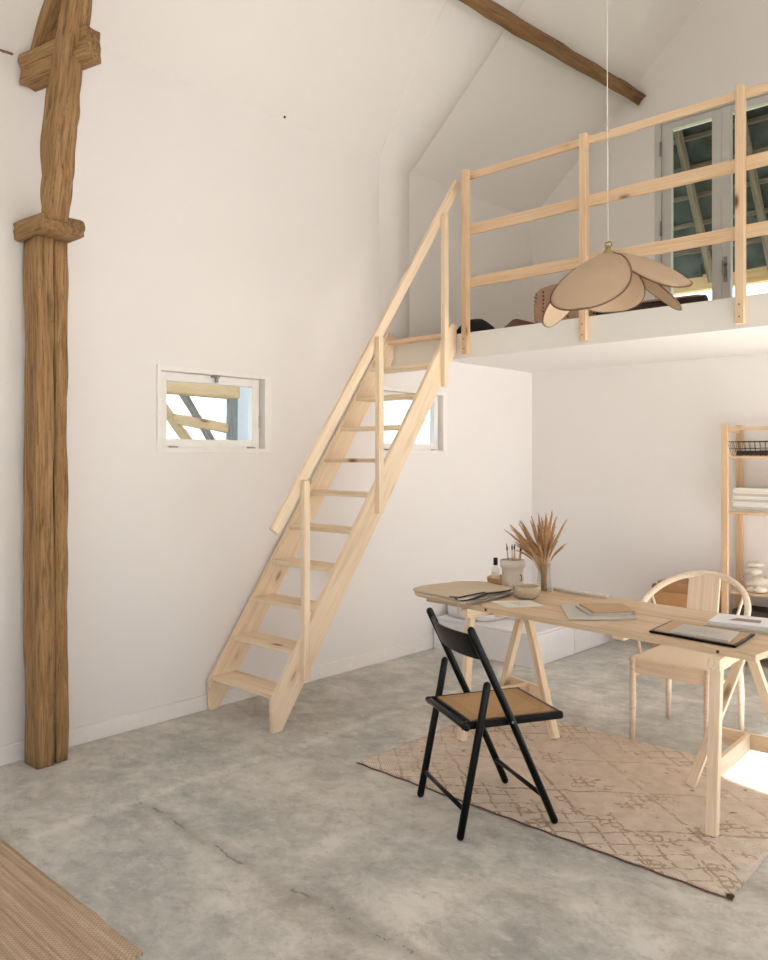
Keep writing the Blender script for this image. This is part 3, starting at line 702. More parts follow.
# ------------------------------------------------------------------ black folding chair
bc = thing('folding_chair', 'black folding chair with woven cane seat in front of the table', 'chair', (1.930, 2.592, 0), R(-28))
K = M['black']
for s in (-1, 1):
    tube('leg', [(s * 0.214, 0.42, 0.022), (s * 0.214, 0.235, 0.43), (s * 0.214, 0.047, 0.822)], 0.0155, K, bc, n=14, round_end=True)
    tube('leg', [(s * 0.211, 0.002, 0.017), (s * 0.211, 0.1, 0.50), (s * 0.211, 0.118, 0.598)], 0.0155, K, bc, n=14, round_end=True)
    plank('seat_rail', (s * 0.180, 0.02, 0.437), (s * 0.180, 0.480, 0.437), 0.026, 0.032, K, bc, bev=0.010)
    bm = bmesh.new(); bmesh.ops.create_cone(bm, cap_ends=True, segments=12, radius1=0.005, radius2=0.005, depth=0.004)
    from_bm('rivet', bm, M['metal'], bc, Matrix.Translation((s * 0.231, 0.222, 0.447)) @ Matrix.Rotation(PI / 2, 4, 'Y'))
box('seat_rail', (-0.188, 0.450, 0.423), (0.188, 0.477, 0.452), K, bc, 0.008)
box('seat_rail', (-0.188, 0.055, 0.423), (0.188, 0.08, 0.450), K, bc, 0.008)
box('seat', (-0.169, 0.065, 0.444), (0.169, 0.455, 0.454), M['cane'], bc, 0.003)
tube('rear_rod', [(-0.198, 0.032, 0.437), (0.206, 0.032, 0.437)], 0.013, K, bc, n=12, round_end=True)
tube('stretcher', [(-0.211, 0.022, 0.115), (0.211, 0.022, 0.115)], 0.0095, K, bc, n=10)
tube('stretcher', [(-0.214, 0.372, 0.125), (0.214, 0.372, 0.125)], 0.0095, K, bc, n=10)
bm = bmesh.new(); rings = []
for i in range(17):
    f = i / 16; x = -0.202 + 0.404 * f; c = -0.045 * max(0, math.sin(PI * f)) ** 0.6
    ring = []
    for (dz, dy) in ((0, 0), (0.0, 0.011), (0.106, 0.011), (0.106, 0)):
        zz = 0.698 + dz; yb = 0.42 - 0.455 * zz + 0.004
        ring.append(Vector((x, yb + c + dy - 0.006, zz)))
    rings.append(ring)
ring_mesh(bm, rings, True); bmesh.ops.recalc_face_normals(bm, faces=list(bm.faces)); bmesh.ops.bevel(bm, geom=[e for e in bm.edges if abs((e.verts[0].co - e.verts[1].co).x) > 0.01], offset=0.003, segments=2, affect='EDGES')
from_bm('backrest', bm, K, bc, smooth=False)

# ------------------------------------------------------------------ pale bow-back chair behind the table
wc = thing('bow_back_chair', 'pale wood bow-back chair with woven cord seat behind the table', 'chair', (2.295, 4.25, 0), 0)
Bm = M['birch']
for (x, y) in ((-0.195, -0.235), (0.20, -0.235)):
    tube('leg', [(x * 1.02, y, 0.0), (x, y, 0.2), (x, y, 0.44)], [0.013, 0.018, 0.0165], Bm, wc, n=14)
for (x, y) in ((-0.205, 0.24), (0.197, 0.25)):
    tube('leg', [(x, y, 0.0), (x * 0.99, y - 0.005, 0.25), (x * 0.97, y - 0.02, 0.44)], [0.013, 0.018, 0.016], Bm, wc, n=14)
plank('seat_rail', (-0.19, -0.232, 0.392), (0.20, -0.232, 0.392), 0.018, 0.06, Bm, wc)
plank('seat_rail', (-0.195, 0.215, 0.392), (0.195, 0.215, 0.392), 0.018, 0.04, Bm, wc)
for s in (-1, 1):
    tube('stretcher', [(s * 0.198, -0.22, 0.36 - 0.02), (s * 0.198, 0.23, 0.34)], 0.008, Bm, wc, n=10)
    tube('side_rail', [(s * 0.198, -0.235, 0.425), (s * 0.198, 0.22, 0.425)], 0.012, Bm, wc, n=10)
bm = bmesh.new(); nn = 18; g = []
for i in range(nn + 1):
    row = []
    for j in range(nn + 1):
        u = i / nn * 2 - 1; v = j / nn * 2 - 1
        wx = 0.228 - 0.012 * (v + 1) / 2
        row.append(bm.verts.new((u * wx, v * 0.225 - 0.01, 0.448 - 0.014 * (1 - u * u) * (1 - 0.3 * v * v) - 0.014 * max(0, abs(u) ** 10) - 0.014 * max(abs(v) ** 14, 0))))
    g.append(row)
for i in range(nn):
    for j in range(nn): bm.faces.new((g[i][j], g[i + 1][j], g[i + 1][j + 1], g[i][j + 1]))
rim = [g[i][0] for i in range(nn + 1)] + [g[nn][j] for j in range(1, nn + 1)] + [g[i][nn] for i in range(nn - 1, -1, -1)] + [g[0][j] for j in range(nn - 1, 0, -1)]
low = [bm.verts.new((v.co.x * 0.99, v.co.y * 0.99, 0.418)) for v in rim]
for k in range(len(rim)): bm.faces.new((rim[k], low[k], low[(k + 1) % len(rim)], rim[(k + 1) % len(rim)]))
bm.faces.new(low)
bmesh.ops.recalc_face_normals(bm, faces=list(bm.faces)); from_bm('seat', bm, M['cordseat'], wc, smooth=True)
def bow(t, dz=0.0):
    th = PI * (1 - t); x = 0.275 * math.cos(th); y = 0.32 * math.sin(th); q = max(0.0, math.sin(th)); z = 0.66 + 0.19 * q ** 0.9
    rr = R(5); return Vector((0.035 + x * math.cos(rr) - y * math.sin(rr), -0.04 + x * math.sin(rr) + y * math.cos(rr), z + dz))
pts = [bow(0) + Vector((0.004, -0.10, -0.02)), bow(0) + Vector((0, -0.05, -0.008))] + [bow(i / 30) for i in range(31)] + [bow(1) + Vector((0, -0.05, -0.008)), bow(1) + Vector((-0.004, -0.10, -0.02))]
tube('bow_rail', pts, [0.012, 0.0155] + [0.0165] * 31 + [0.0155, 0.012], Bm, wc, n=14)
bt = bow(0.53)
plank('splat', (-0.012, 0.20, 0.42), (bt.x - 0.04, bt.y - 0.012, bt.z - 0.004), 0.175, 0.014, Bm, wc, up=(0, 1, 0.25), bev=0.004)
b1 = bow(0.13); b2 = bow(0.80)
tube('spindle', [(-0.197, 0.20, 0.43), b1], 0.008, Bm, wc, n=10); tube('spindle', [(0.125, 0.21, 0.43), b2], 0.008, Bm, wc, n=10)
for s, tq in ((-1, 0.0), (1, 1.0)):
    q = bow(tq) + Vector((0, -0.06, -0.01)); tube('arm_post', [(s * 0.2, -0.13, 0.43), q], 0.009, Bm, wc, n=10)

# ------------------------------------------------------------------ things on the table
def blob_sheet(name, outline, z0, z1, mat, parent=None, seed=0, wob=0.006, label=None, cat=None):
    """soft folded cloth: outline in world coords, subdivided"""
    cx = sum(p[0] for p in outline) / len(outline); cy = sum(p[1] for p in outline) / len(outline)
    dens = []
    n = len(outline)
    for i in range(n):      # Catmull-Rom rounding
        p0, p1, p2, p3 = [Vector(outline[(i + k) % n]) for k in (-1, 0, 1, 2)]
        for k in range(7):
            t = k / 7; q = 0.5 * ((2 * p1) + (-p0 + p2) * t + (2 * p0 - 5 * p1 + 4 * p2 - p3) * t * t + (-p0 + 3 * p1 - 3 * p2 + p3) * t ** 3)
            dens.append(q)
    bm = bmesh.new(); rings = []
    def ring(sc, z, w=0):
        r_ = []
        for q in dens:
            x, y = (q.x - cx) * sc, (q.y - cy) * sc
            r_.append(Vector((x, y, z + w * noise.noise(Vector((x * 9, y * 9, seed))))))
        return r_
    zm = (z0 + z1) / 2
    rings = [ring(0.02, z0), ring(0.6, z0), ring(0.97, z0), ring(1.0, zm), ring(0.985, z1 - 0.003, wob * .4), ring(0.93, z1, wob), ring(0.75, z1, wob), ring(0.5, z1, wob), ring(0.25, z1, wob), ring(0.02, z1, wob)]
    ring_mesh(bm, rings, True); bmesh.ops.recalc_face_normals(bm, faces=list(bm.faces))
    return from_bm(name, bm, mat, parent, Matrix.Translation((cx, cy, 0)), True)
out = [(1.15, 3.37), (1.32, 3.355), (1.49, 3.345), (1.48, 3.60), (1.46, 3.82), (1.32, 3.88), (1.18, 3.89), (1.085, 3.76), (1.045, 3.58), (1.07, 3.44)]
tote = thing('canvas_tote', 'folded cream canvas tote with dark straps on the table end', 'bag', (1.24, 3.63, TZ + 0.001))
def T_(o): o.matrix_basis = Matrix.Translation((-1.24, -3.63, 0)) @ o.matrix_basis; return o
o = blob_sheet('bag_body', out, 0.0, 0.018, M['canvas'], None, 3, 0.003); o.parent = tote; T_(o)
o = blob_sheet('bag_flap', [(p[0] * 1.0 + 0.01 * math.sin(i * 2), p[1] + 0.012 * math.cos(i)) for i, p in enumerate(out)], 0.0185, 0.034, M['canvas'], None, 8, 0.006); o.parent = tote; T_(o)
def S_(pts): return [(p[0] - 1.24, p[1] - 3.63, p[2]) for p in pts]
tube('strap', S_([(1.44, 3.33, 0.030), (1.475, 3.345, 0.022), (1.50, 3.42, 0.026), (1.49, 3.55, 0.036), (1.483, 3.68, 0.026), (1.47, 3.80, 0.024)]), 0.011, M['darkcloth'], tote, n=8, flat=0.35)
tube('strap', S_([(1.45, 3.34, 0.010), (1.505, 3.37, 0.008), (1.52, 3.50, 0.012), (1.51, 3.65, 0.014), (1.49, 3.80, 0.010)]), 0.012, M['greycloth'], tote, n=8, flat=0.35)
tube('strap', S_([(1.40, 3.335, 0.034), (1.455, 3.35, 0.036), (1.475, 3.45, 0.042), (1.47, 3.55, 0.04)]), 0.009, M['darkcloth'], tote, n=8, flat=0.35)
tube('drawstring', S_([(1.44, 3.345, 0.03), (1.455, 3.335, 0.0), (1.465, 3.325, -0.05)]), 0.003, M['canvas'], tote, n=6)

# tray with bottle, pot with brushes
lathe('rattan_tray', [(0.005, 0.0), (0.08, 0.0), (0.088, 0.005), (0.094, 0.048), (0.090, 0.052), (0.084, 0.048), (0.080, 0.008), (0.005, 0.007)], M['rattan'], None, (1.265, 4.02, TZ + 0.001), 36)
tag(bpy.data.objects['rattan_tray'], 'small round honey-coloured woven tray behind the fabric pot', 'tray')
bt_ = thing('glass_bottle', 'small clear bottle with black cap standing in the round tray', 'bottle', (1.235, 3.99, TZ + 0.009))
lathe('bottle_body', [(0.002, 0.0), (0.022, 0.0), (0.024, 0.004), (0.024, 0.085), (0.020, 0.098), (0.010, 0.106), (0.010, 0.118), (0.002, 0.118)], M['amber'], bt_)
lathe('cap', [(0.001, 0.115), (0.0125, 0.115), (0.0135, 0.118), (0.013, 0.158), (0.010, 0.160), (0.001, 0.160)], M['black'], bt_)
lathe('label', [(0.0243, 0.02), (0.0248, 0.02), (0.0248, 0.075), (0.0243, 0.075)], M['oil'], bt_)
lathe('liquid', [(0.001, 0.003), (0.0205, 0.003), (0.0205, 0.055), (0.001, 0.055)], M['rattan'], bt_)
PX, PY = 1.375, 3.965
pot = thing('fabric_pot', 'crumpled off-white paper pot with rolled rim beside the vase', 'pot', (PX, PY, TZ + 0.001))
bm = bmesh.new(); rings = []
for r_, z in ((0.004, 0), (0.055, 0), (0.062, 0.006), (0.064, 0.05), (0.061, 0.10), (0.063, 0.125), (0.071, 0.128), (0.075, 0.145), (0.074, 0.168), (0.067, 0.172), (0.060, 0.168), (0.057, 0.12), (0.055, 0.02), (0.004, 0.012)):
    ring = []
    for j in range(40):
        a = 2 * PI * j / 40; w = 1 + 0.07 * noise.noise(Vector((math.cos(a) * 1.6, math.sin(a) * 1.6, z * 22))) + 0.03 * noise.noise(Vector((math.cos(a) * 5, math.sin(a) * 5, z * 60)))
        ring.append(Vector((r_ * w * math.cos(a), r_ * w * math.sin(a), z)))
    rings.append(ring)
ring_mesh(bm, rings, True); bmesh.ops.recalc_face_normals(bm, faces=list(bm.faces)); from_bm('pot_body', bm, M['paperbag'], pot, smooth=True)
tube('handle', [(0.063, -0.02, 0.09), (0.078, -0.025, 0.085), (0.079, -0.025, 0.06), (0.064, -0.02, 0.055)], 0.003, M['leather'], pot, n=6)
brs = [(-0.02, 0.01, -0.045, 0.0, 0.245, 'p'), (-0.012, -0.015, -0.035, -0.01, 0.235, 'b'), (0.0, 0.0, -0.012, 0.01, 0.24, 'b'), (0.008, 0.012, -0.002, 0.02, 0.228, 'p'), (0.012, -0.01, 0.012, 0.0, 0.243, 'b'), (0.02, 0.0, 0.05, 0.01, 0.235, 'b'), (0.022, 0.01, 0.042, 0.03, 0.22, 'p')]
bl = ['ochre pencil leaning at the outer edge of the fabric pot', 'thin brush leaning beside the ochre pencil in the fabric pot', 'upright brush with dark bristles in the middle of the fabric pot', 'short upright ochre pencil behind the middle brush in the pot', 'tall upright brush with dark tip in the fabric pot', 'brush leaning out towards the dried grass from the fabric pot', 'short ochre pencil leaning towards the vase from the fabric pot']
for (x0, y0, x1, y1, h, kd), lb in zip(brs, bl):
    t_ = thing('pencil' if kd == 'p' else 'paintbrush', lb, 'pencil' if kd == 'p' else 'brush', (PX + x0, PY + y0, TZ + 0.02), 0, 'pencils and brushes in the fabric pot')
    a, b = Vector((0, 0, 0)), Vector((x1 - x0, y1 - y0, h)); c = a.lerp(b, 0.86)
    if kd == 'p':
        tube('shaft', [a, c], 0.0040, M['pencil'], t_, n=8); tube('tip', [c, b], [0.0040, 0.001], M['brush'], t_, n=8)
    else:
        tube('shaft', [a, a.lerp(b, .5), c], [0.002, 0.0035, 0.003], M['pine_shelf'], t_, n=8); tube('bristle', [c, c.lerp(b, .5), b], [0.003, 0.005, 0.0015], M['brush'], t_, n=8)
# vase and dried grass
VX, VY = 1.575, 3.985
lathe('glass_vase', [(0.001, 0.0), (0.040, 0.0), (0.044, 0.004), (0.041, 0.06), (0.036, 0.12), (0.040, 0.165), (0.0385, 0.166), (0.034, 0.12), (0.039, 0.06), (0.041, 0.008), (0.001, 0.007)], M['amber'], None, (VX, VY, TZ + 0.001), 32)
tag(bpy.data.objects['glass_vase'], 'clear glass vase holding the dried grass', 'vase')
bq = thing('dried_grass', 'bunch of golden brown dried grass plumes in the glass vase', 'dried flowers', (VX, VY, TZ + 0.010))
rnd = random.Random(11); CR = Vector((0.7314, 0.682, 0)); CF = Vector((-0.682, 0.7314, 0))
bm = bmesh.new(); plumes = []
for i in range(72):
    a = rnd.uniform(0, 2 * PI); sp = rnd.random() ** 0.6 * 0.165; d = Vector((math.cos(a) * sp, math.sin(a) * sp, 0)) - CR * 0.045
    h = rnd.uniform(0.30, 0.49) - d.length * 0.55
    p0 = Vector((rnd.uniform(-.015, .015), rnd.uniform(-.015, .015), 0.0)); p1 = p0 * 0.4 + d * 0.08 + Vector((0, 0, 0.17)); p2 = d * 0.62 + Vector((0, 0, 0.17 + (h - 0.17) * 0.6)); p3 = d * 1.12 + Vector((0, 0, h))
    def bz(t): return p0 * (1 - t) ** 3 + p1 * 3 * t * (1 - t) ** 2 + p2 * 3 * t * t * (1 - t) + p3 * t ** 3
    bm_tube(bm, [bz(t / 8) for t in range(6)], 0.0013, 5); plumes.append([bz(0.50 + 0.50 * t / 7) for t in range(8)])
bmesh.ops.recalc_face_normals(bm, faces=list(bm.faces)); tag(from_bm('stems', bm, M['straw'], bq, smooth=True), kind='stuff')
for pts in plumes:
    bm = bmesh.new(); bm_tube(bm, pts, [0.0015, 0.0045, 0.006, 0.0065, 0.006, 0.005, 0.003, 0.0008], 6)
    for k in range(44):
        i = rnd.randrange(1, 7); p = pts[i]; dd = (pts[min(i + 1, 7)] - pts[i - 1]).normalized(); s = Vector((rnd.uniform(-1, 1), rnd.uniform(-1, 1), rnd.uniform(-1, 1))).normalized()
        e = p + dd * rnd.uniform(0.014, 0.03) + s * rnd.uniform(0.006, 0.016); w = dd.cross(s).normalized() * 0.0012
        vs = [bm.verts.new(p + w), bm.verts.new(p - w), bm.verts.new(e)]; bm.faces.new(vs)
    from_bm('plume', bm, M['plume'], bq, smooth=False)
# bowl
lathe('stoneware_bowl', [(0.002, 0.0), (0.045, 0.0), (0.05, 0.003), (0.070, 0.022), (0.077, 0.045), (0.074, 0.066), (0.071, 0.069), (0.067, 0.066), (0.069, 0.045), (0.06, 0.02), (0.03, 0.010), (0.002, 0.009)], M['ceramic'], None, (1.615, 3.745, TZ + 0.001), 36)
tag(bpy.data.objects['stoneware_bowl'], 'shallow beige stoneware bowl on the table in front of the pot', 'bowl')

def strokes(name, cx, cy, ux, uy, w, h, z, mat, parent, rows, seed, thick=0.0012):
    """small hand-drawn marks lying on a sheet"""
    rn_ = random.Random(seed); bm = bmesh.new(); U = Vector((ux, uy, 0)).normalized(); V = Vector((-U.y, U.x, 0))
    for r_ in range(rows):
        x = -w / 2
        while x < w / 2:
            l = rn_.uniform(0.006, 0.02); y = -h / 2 + h * (r_ + 0.5) / rows + rn_.uniform(-.003, .003); sl = rn_.uniform(-0.006, 0.006)
            p = Vector((cx, cy, z)) + U * x + V * y; q = p + U * l + V * sl; nv = (q - p).cross(Vector((0, 0, 1))).normalized() * thick
            f = [bm.verts.new(c) for c in (p - nv, q - nv, q + nv, p + nv)]; bm.faces.new(f); x += l + rn_.uniform(0.002, 0.01)
    return from_bm(name, bm, mat, parent)
def sheet_thing(name, label, cat, cs, z0, z1, mat, group=None, bev=0.001):
    o = rect_prism(name, cs, z0, z1, mat, None, bev); return tag(o, label, cat, group)
def off(o, p): return (p[0] - o.matrix_basis.translation.x, p[1] - o.matrix_basis.translation.y)
o = sheet_thing('drawing_sheet', 'loose white drawing sheet lying in front of the bowl', 'paper', [(1.53, 3.52), (1.70, 3.44), (1.82, 3.60), (1.66, 3.70)], TZ + 0.001, TZ + 0.0025, M['paper'], bev=0)
strokes('drawing', 0.0, 0.0, 0.9, -0.4, 0.1, 0.06, TZ + 0.0029, M['ink'], o, 5, 2)
o = sheet_thing('grey_folder', 'large pale grey folder under the tan notebook', 'folder', [(1.866, 3.669), (2.097, 3.36), (2.321, 3.601), (2.113, 3.899)], TZ + 0.001, TZ + 0.009, M['greycover'])
o = sheet_thing('grey_notebook', 'small grey notebook between the tan notebook and grey folder', 'notebook', [(1.972, 3.640), (2.125, 3.490), (2.275, 3.640), (2.135, 3.800)], TZ + 0.0095, TZ + 0.021, M['greycover'])
nb = sheet_thing('tan_notebook', 'tan notebook with small pale emblem, top of its stack', 'notebook', [(1.985, 3.655), (2.143, 3.505), (2.285, 3.656), (2.139, 3.818)], TZ + 0.0215, TZ + 0.030, M['tan'])
strokes('emblem', 0.0, 0.01, 0.75, 0.7, 0.045, 0.02, TZ + 0.0304, M['greycover'], nb, 3, 5, 0.002)
tr = thing('black_tray', 'flat black-edged tray with brown lining carrying papers', 'tray', (2.665, 3.50, TZ + 0.001))
def Q(cs): return [(c[0] - 2.665, c[1] - 3.50) for c in cs]
tcs = [(2.485, 3.375), (2.465, 3.655), (2.848, 3.625), (2.868, 3.335)]
rect_prism('tray_base', Q(tcs), 0.0, 0.010, M['black'], tr)
ins = [(2.50, 3.388), (2.480, 3.642), (2.838, 3.612), (2.856, 3.350)]
rect_prism('lining', Q(ins), 0.0102, 0.0115, M['tan'], tr)
o = sheet_thing('paper_stack', 'stack of pale sheets with handwriting on the black tray', 'paper', [(2.578, 3.378), (2.562, 3.560), (2.806, 3.560), (2.832, 3.362)], TZ + 0.0125, TZ + 0.022, M['greycover'])
strokes('handwriting', 0.0, 0.0, 1, -0.05, 0.10, 0.07, TZ + 0.0224, M['ink'], o, 5, 9)
mg = []
for i, (dx, dy, a, z0, z1, mat, lab) in enumerate([(0.0, 0.0, 0, 0.001, 0.012, 'greycover', 'pale grey magazine at the bottom of the stack on the table'), (0.012, 0.008, 2, 0.0125, 0.022, 'paper', 'cream magazine in the middle of the stack on the table'), (0.02, 0.01, -1, 0.0225, 0.030, 'paper_blue', 'white magazine with cover photo, top of the stack on the table')]):
    cs = []
    for (px, py) in ((-0.18, -0.11), (0.18, -0.11), (0.18, 0.11), (-0.18, 0.11)):
        r_ = R(9 + a); cs.append((2.775 + dx + px * math.cos(r_) - py * math.sin(r_), 3.79 + dy + px * math.sin(r_) + py * math.cos(r_)))
    mg.append(sheet_thing('magazine', lab, 'magazine', cs, TZ + z0, TZ + z1, M[mat], 'magazines stacked on the table'))
ph = rect_prism('cover_photo', [(-0.10, -0.055), (0.03, -0.035), (0.015, 0.035), (-0.09, 0.02)], TZ + 0.0302, TZ + 0.0306, M['photo'], mg[-1], 0)
strokes('cover_text', 0.10, 0.02, 1, 0.15, 0.10, 0.05, TZ + 0.0306, M['ink'], mg[-1], 4, 13)
tag(tube('paper_roll', [(1.60, 4.055, TZ + 0.014), (1.95, 4.025, TZ + 0.014)], 0.0115, M['paper'], None, n=12), 'thin rolled white paper along the far table edge', 'paper roll')

# ------------------------------------------------------------------ low white benches by the wall behind the table
def white_bench(y0, y1, lab, cushion):
    w = thing('low_white_bench', lab, 'bench', (0.48, (y0 + y1) / 2, 0), 0, 'low white benches along the left wall')
    ym = (y0 + y1) / 2
    box('bench_body', (-0.46, y0 - ym, 0.002), (0.45, y1 - ym, 0.225), M['white_board'], w, 0.004)
    if cushion: box('seat_pad', (-0.46, y0 - ym + 0.005, 0.2252), (0.447, y1 - ym - 0.005, 0.245), M['sheet'], w, 0.008, 3)
white_bench(4.88, 5.468, 'low white bench nearest the ladder, behind the black chair', True)
white_bench(5.474, 6.30, 'low white bench in the back corner of the room', True)
o = blob_sheet('folded_blanket', [(0.06, 5.0), (0.42, 4.98), (0.45, 5.3), (0.2, 5.4), (0.05, 5.3)], 0.247, 0.34, M['sheet'], None, 4, 0.05); tag(o, 'rumpled white blanket on the low bench by the wall', 'blanket')
o = box('white_box', (0.49, 5.22, 0.247), (0.62, 5.34, 0.31), M['white_board'], None, 0.003); tag(o, 'small white box on the low bench beside the blanket', 'box')

# ------------------------------------------------------------------ shelf unit on the back wall
su = thing('shelf_unit', 'tall narrow pine shelf unit against the back wall', 'shelf', (2.3, 6.15, 0))
for x in (1.862, 2.80):
    for y in (6.0, 6.295):
        plank('upright', (x - 2.3, y - 6.15, 0.0), (x - 2.3, y - 6.15, 1.75), 0.046, 0.03, M['pine_shelf'], su, up=(0, 1, 0))
    for z in (0.1, 1.70): plank('side_rung', (x - 2.3, -0.135, z), (x - 2.3, 0.13, z), 0.02, 0.03, M['pine_shelf'], su)
for y in (6.0,): plank('top_bar', (-0.415, y - 6.15, 1.712), (0.477, y - 6.15, 1.712), 0.02, 0.024, M['pine_shelf'], su)
for z in (1.505, 1.10, 0.52, 0.12):
    for k in range(3):
        y = -0.10 + 0.1 * k; plank('shelf_board', (-0.438 + 0.024, y, z), (0.5 - 0.024, y, z), 0.092, 0.018, M['pine_shelf'], su, bev=0.002)
# wire basket
wbk = thing('wire_basket', 'black wire basket on the upper shelf', 'basket', (2.14, 6.12, 1.5145))
bm = bmesh.new()
def rect_loop(z, w, d): return [(-w, -d, z), (w, -d, z), (w, d, z), (-w, d, z), (-w, -d, z)]
for z, w, d in ((0.002, 0.235, 0.10), (0.055, 0.248, 0.115), (0.105, 0.26, 0.125)):
    L = rect_loop(z, w, d)
    for a, b in zip(L[:-1], L[1:]): bm_tube(bm, [a, b], 0.0028 if z > 0.1 else 0.0018, 6)
for i in range(15):
    f = i / 14 * 2 - 1
    for s in (-1, 1): bm_tube(bm, [(f * 0.235, s * 0.10, 0), (f * 0.26, s * 0.125, 0.105)], 0.0016, 5)
for i in range(7):
    f = i / 6 * 2 - 1
    for s in (-1, 1): bm_tube(bm, [(s * 0.235, f * 0.10, 0), (s * 0.26, f * 0.125, 0.105)], 0.0016, 5)
    bm_tube(bm, [(-0.235, f * 0.1, 0.002), (0.235, f * 0.1, 0.002)], 0.0016, 5)
bmesh.ops.recalc_face_normals(bm, faces=list(bm.faces)); from_bm('wire_frame', bm, M['black_wire'], wbk)
tag(box('dark_book', (1.93, 6.04, 1.5205), (2.35, 6.20, 1.553), M['dark'], None, 0.003), 'dark brown book lying in the wire basket', 'book')
tag(box('cloth_bundle', (2.08, 6.06, 1.554), (2.33, 6.18, 1.580), M['canvas'], None, 0.008, 3), 'pale folded cloth on the dark book in the basket', 'cloth')
# stack of papers and pads on the middle shelf
z = 1.1095; rn2 = random.Random(4)
pad0 = None
cols = ['paper', 'greycover', 'paper', 'paper', 'greycover', 'paper', 'canvas', 'paper', 'paper']
labs = ['bottom', 'second', 'third', 'fourth', 'fifth', 'sixth', 'seventh', 'eighth', 'topmost']
for i in range(9):
    h = rn2.choice([0.016, 0.02, 0.022]); x0 = 1.905 + rn2.uniform(-0.008, 0.012)
    o = box('sketch_pad', (x0, 6.02 + rn2.uniform(0, .01), z), (x0 + 0.42, 6.27, z + h - 0.0015), M[cols[i]], None, 0.0015, 1)
    tag(o, '%s pale sketch pad counting up the stack on the middle shelf' % labs[i], 'sketch pad', 'sketch pads on the middle shelf'); z += h
# stones
def stone(x, y, z, rx, ry, rz_, seed, lab):
    bm = bmesh.new(); bmesh.ops.create_icosphere(bm, subdivisions=3, radius=1)
    for v in bm.verts:
        c = v.co.copy(); v.co = c * (1 + 0.22 * noise.noise(c * 1.3 + Vector((seed, 0, 0))) + 0.05 * noise.noise(c * 4)); v.co = Vector((v.co.x * rx, v.co.y * ry, v.co.z * rz_))
    lo = min(v.co.z for v in bm.verts)
    for v in bm.verts: v.co.z -= lo
    hi = max(v.co.z for v in bm.verts)
    tag(from_bm('stone', bm, M['stone'], None, Matrix.Translation((x, y, z)), True), lab, 'stone', 'white stones on the low shelf'); return z + hi
zt = stone(2.045, 6.14, 0.5295, 0.085, 0.075, 0.054, 1, 'broad white stone at the base of the stacked stones')
zt = stone(2.015, 6.13, zt - 0.004, 0.062, 0.055, 0.032, 2, 'middle white stone of the stacked stones')
zt = stone(2.03, 6.13, zt - 0.003, 0.064, 0.045, 0.024, 3, 'topmost flat white stone of the stacked stones')
stone(2.03, 6.045, 0.5295, 0.03, 0.022, 0.017, 4, 'smallest pebble in front of the stacked stones')
stone(2.10, 6.035, 0.5295, 0.042, 0.03, 0.025, 5, 'oval pebble right beside the smallest pebble on the shelf')
tag(box('dark_basket', (1.90, 6.02, 0.130), (2.72, 6.26, 0.40), M['dark'], None, 0.02, 3), 'dark brown storage basket on the bottom shelf', 'basket')
# cardboard boxes
cb = thing('cardboard_box', 'brown cardboard box with open flap on the floor by the back wall', 'box', (1.55, 6.02, 0))
box('box_body', (-0.19, -0.16, 0.0), (0.24, 0.16, 0.49), M['kraft'], cb, 0.003)
tag(box('shallow_carton', (1.40, 5.88, 0.4915), (1.77, 6.16, 0.565), M['kraft_dark'], None, 0.003), 'shallow brown carton lying on the cardboard box', 'carton')
bm = bmesh.new(); bmesh.ops.create_uvsphere(bm, u_segments=12, v_segments=8, radius=0.026)
tag(from_bm('tape_roll', bm, M['leather'], None, Matrix.Translation((1.382, 5.885, 0.518)), True), 'small brown ball on the corner of the cardboard box', 'ball')

# ------------------------------------------------------------------ things up on the loft
bm = bmesh.new(); bmesh.ops.create_uvsphere(bm, u_segments=24, v_segments=14, radius=1)
for v in bm.verts:
    c = v.co.copy(); v.co = Vector((c.x * 0.17, c.y * 0.15, max(c.z, -0.5) * 0.135)) + noise.noise_vector(c * 1.5) * 0.012
lo = min(v.co.z for v in bm.verts)
for v in bm.verts: v.co.z -= lo
tag(from_bm('black_bag', bm, plain('black_cloth', srgb(30, 28, 30), 0.9), None, Matrix.Translation((0.34, 5.0, LOFT)), True), 'slumped black bag on the loft floor behind the railing', 'bag')
lb = thing('leather_satchel', 'small reddish brown leather satchel on the loft beside the pouf', 'bag', (0.80, 4.85, LOFT))
bm = bmesh.new(); A = [bm.verts.new(p) for p in ((-0.12, -0.05, 0), (0.14, -0.05, 0), (0.14, -0.04, 0.10), (0.0, -0.02, 0.145), (-0.10, -0.04, 0.07))]
Bv = [bm.verts.new(Vector(v.co) + Vector((0, 0.10, 0))) for v in A]; bm.faces.new(A); bm.faces.new(Bv[::-1])
for i in range(5): bm.faces.new((A[i], Bv[i], Bv[(i + 1) % 5], A[(i + 1) % 5]))
bmesh.ops.recalc_face_normals(bm, faces=list(bm.faces)); bmesh.ops.bevel(bm, geom=list(bm.edges), offset=0.012, segments=2, affect='EDGES'); from_bm('satchel_body', bm, M['leather'], lb, smooth=True)
pf = thing('leather_pouf', 'rose brown stitched leather pouf on the loft behind the lamp', 'pouf', (1.22, 4.88, LOFT))
bm = bmesh.new(); rings = []
for r_, z in ((0.01, 0), (0.19, 0), (0.225, 0.03), (0.235, 0.15), (0.225, 0.27), (0.19, 0.30), (0.01, 0.305)):
    rings.append([Vector((r_ * (1 + 0.03 * math.cos(8 * 2 * PI * j / 48)) * math.cos(2 * PI * j / 48), r_ * (1 + 0.03 * math.cos(8 * 2 * PI * j / 48)) * math.sin(2 * PI * j / 48), z)) for j in range(48)])
ring_mesh(bm, rings, True); bmesh.ops.recalc_face_normals(bm, faces=list(bm.faces)); from_bm('pouf_body', bm, M['leather_pink'], pf, smooth=True)
bm = bmesh.new()
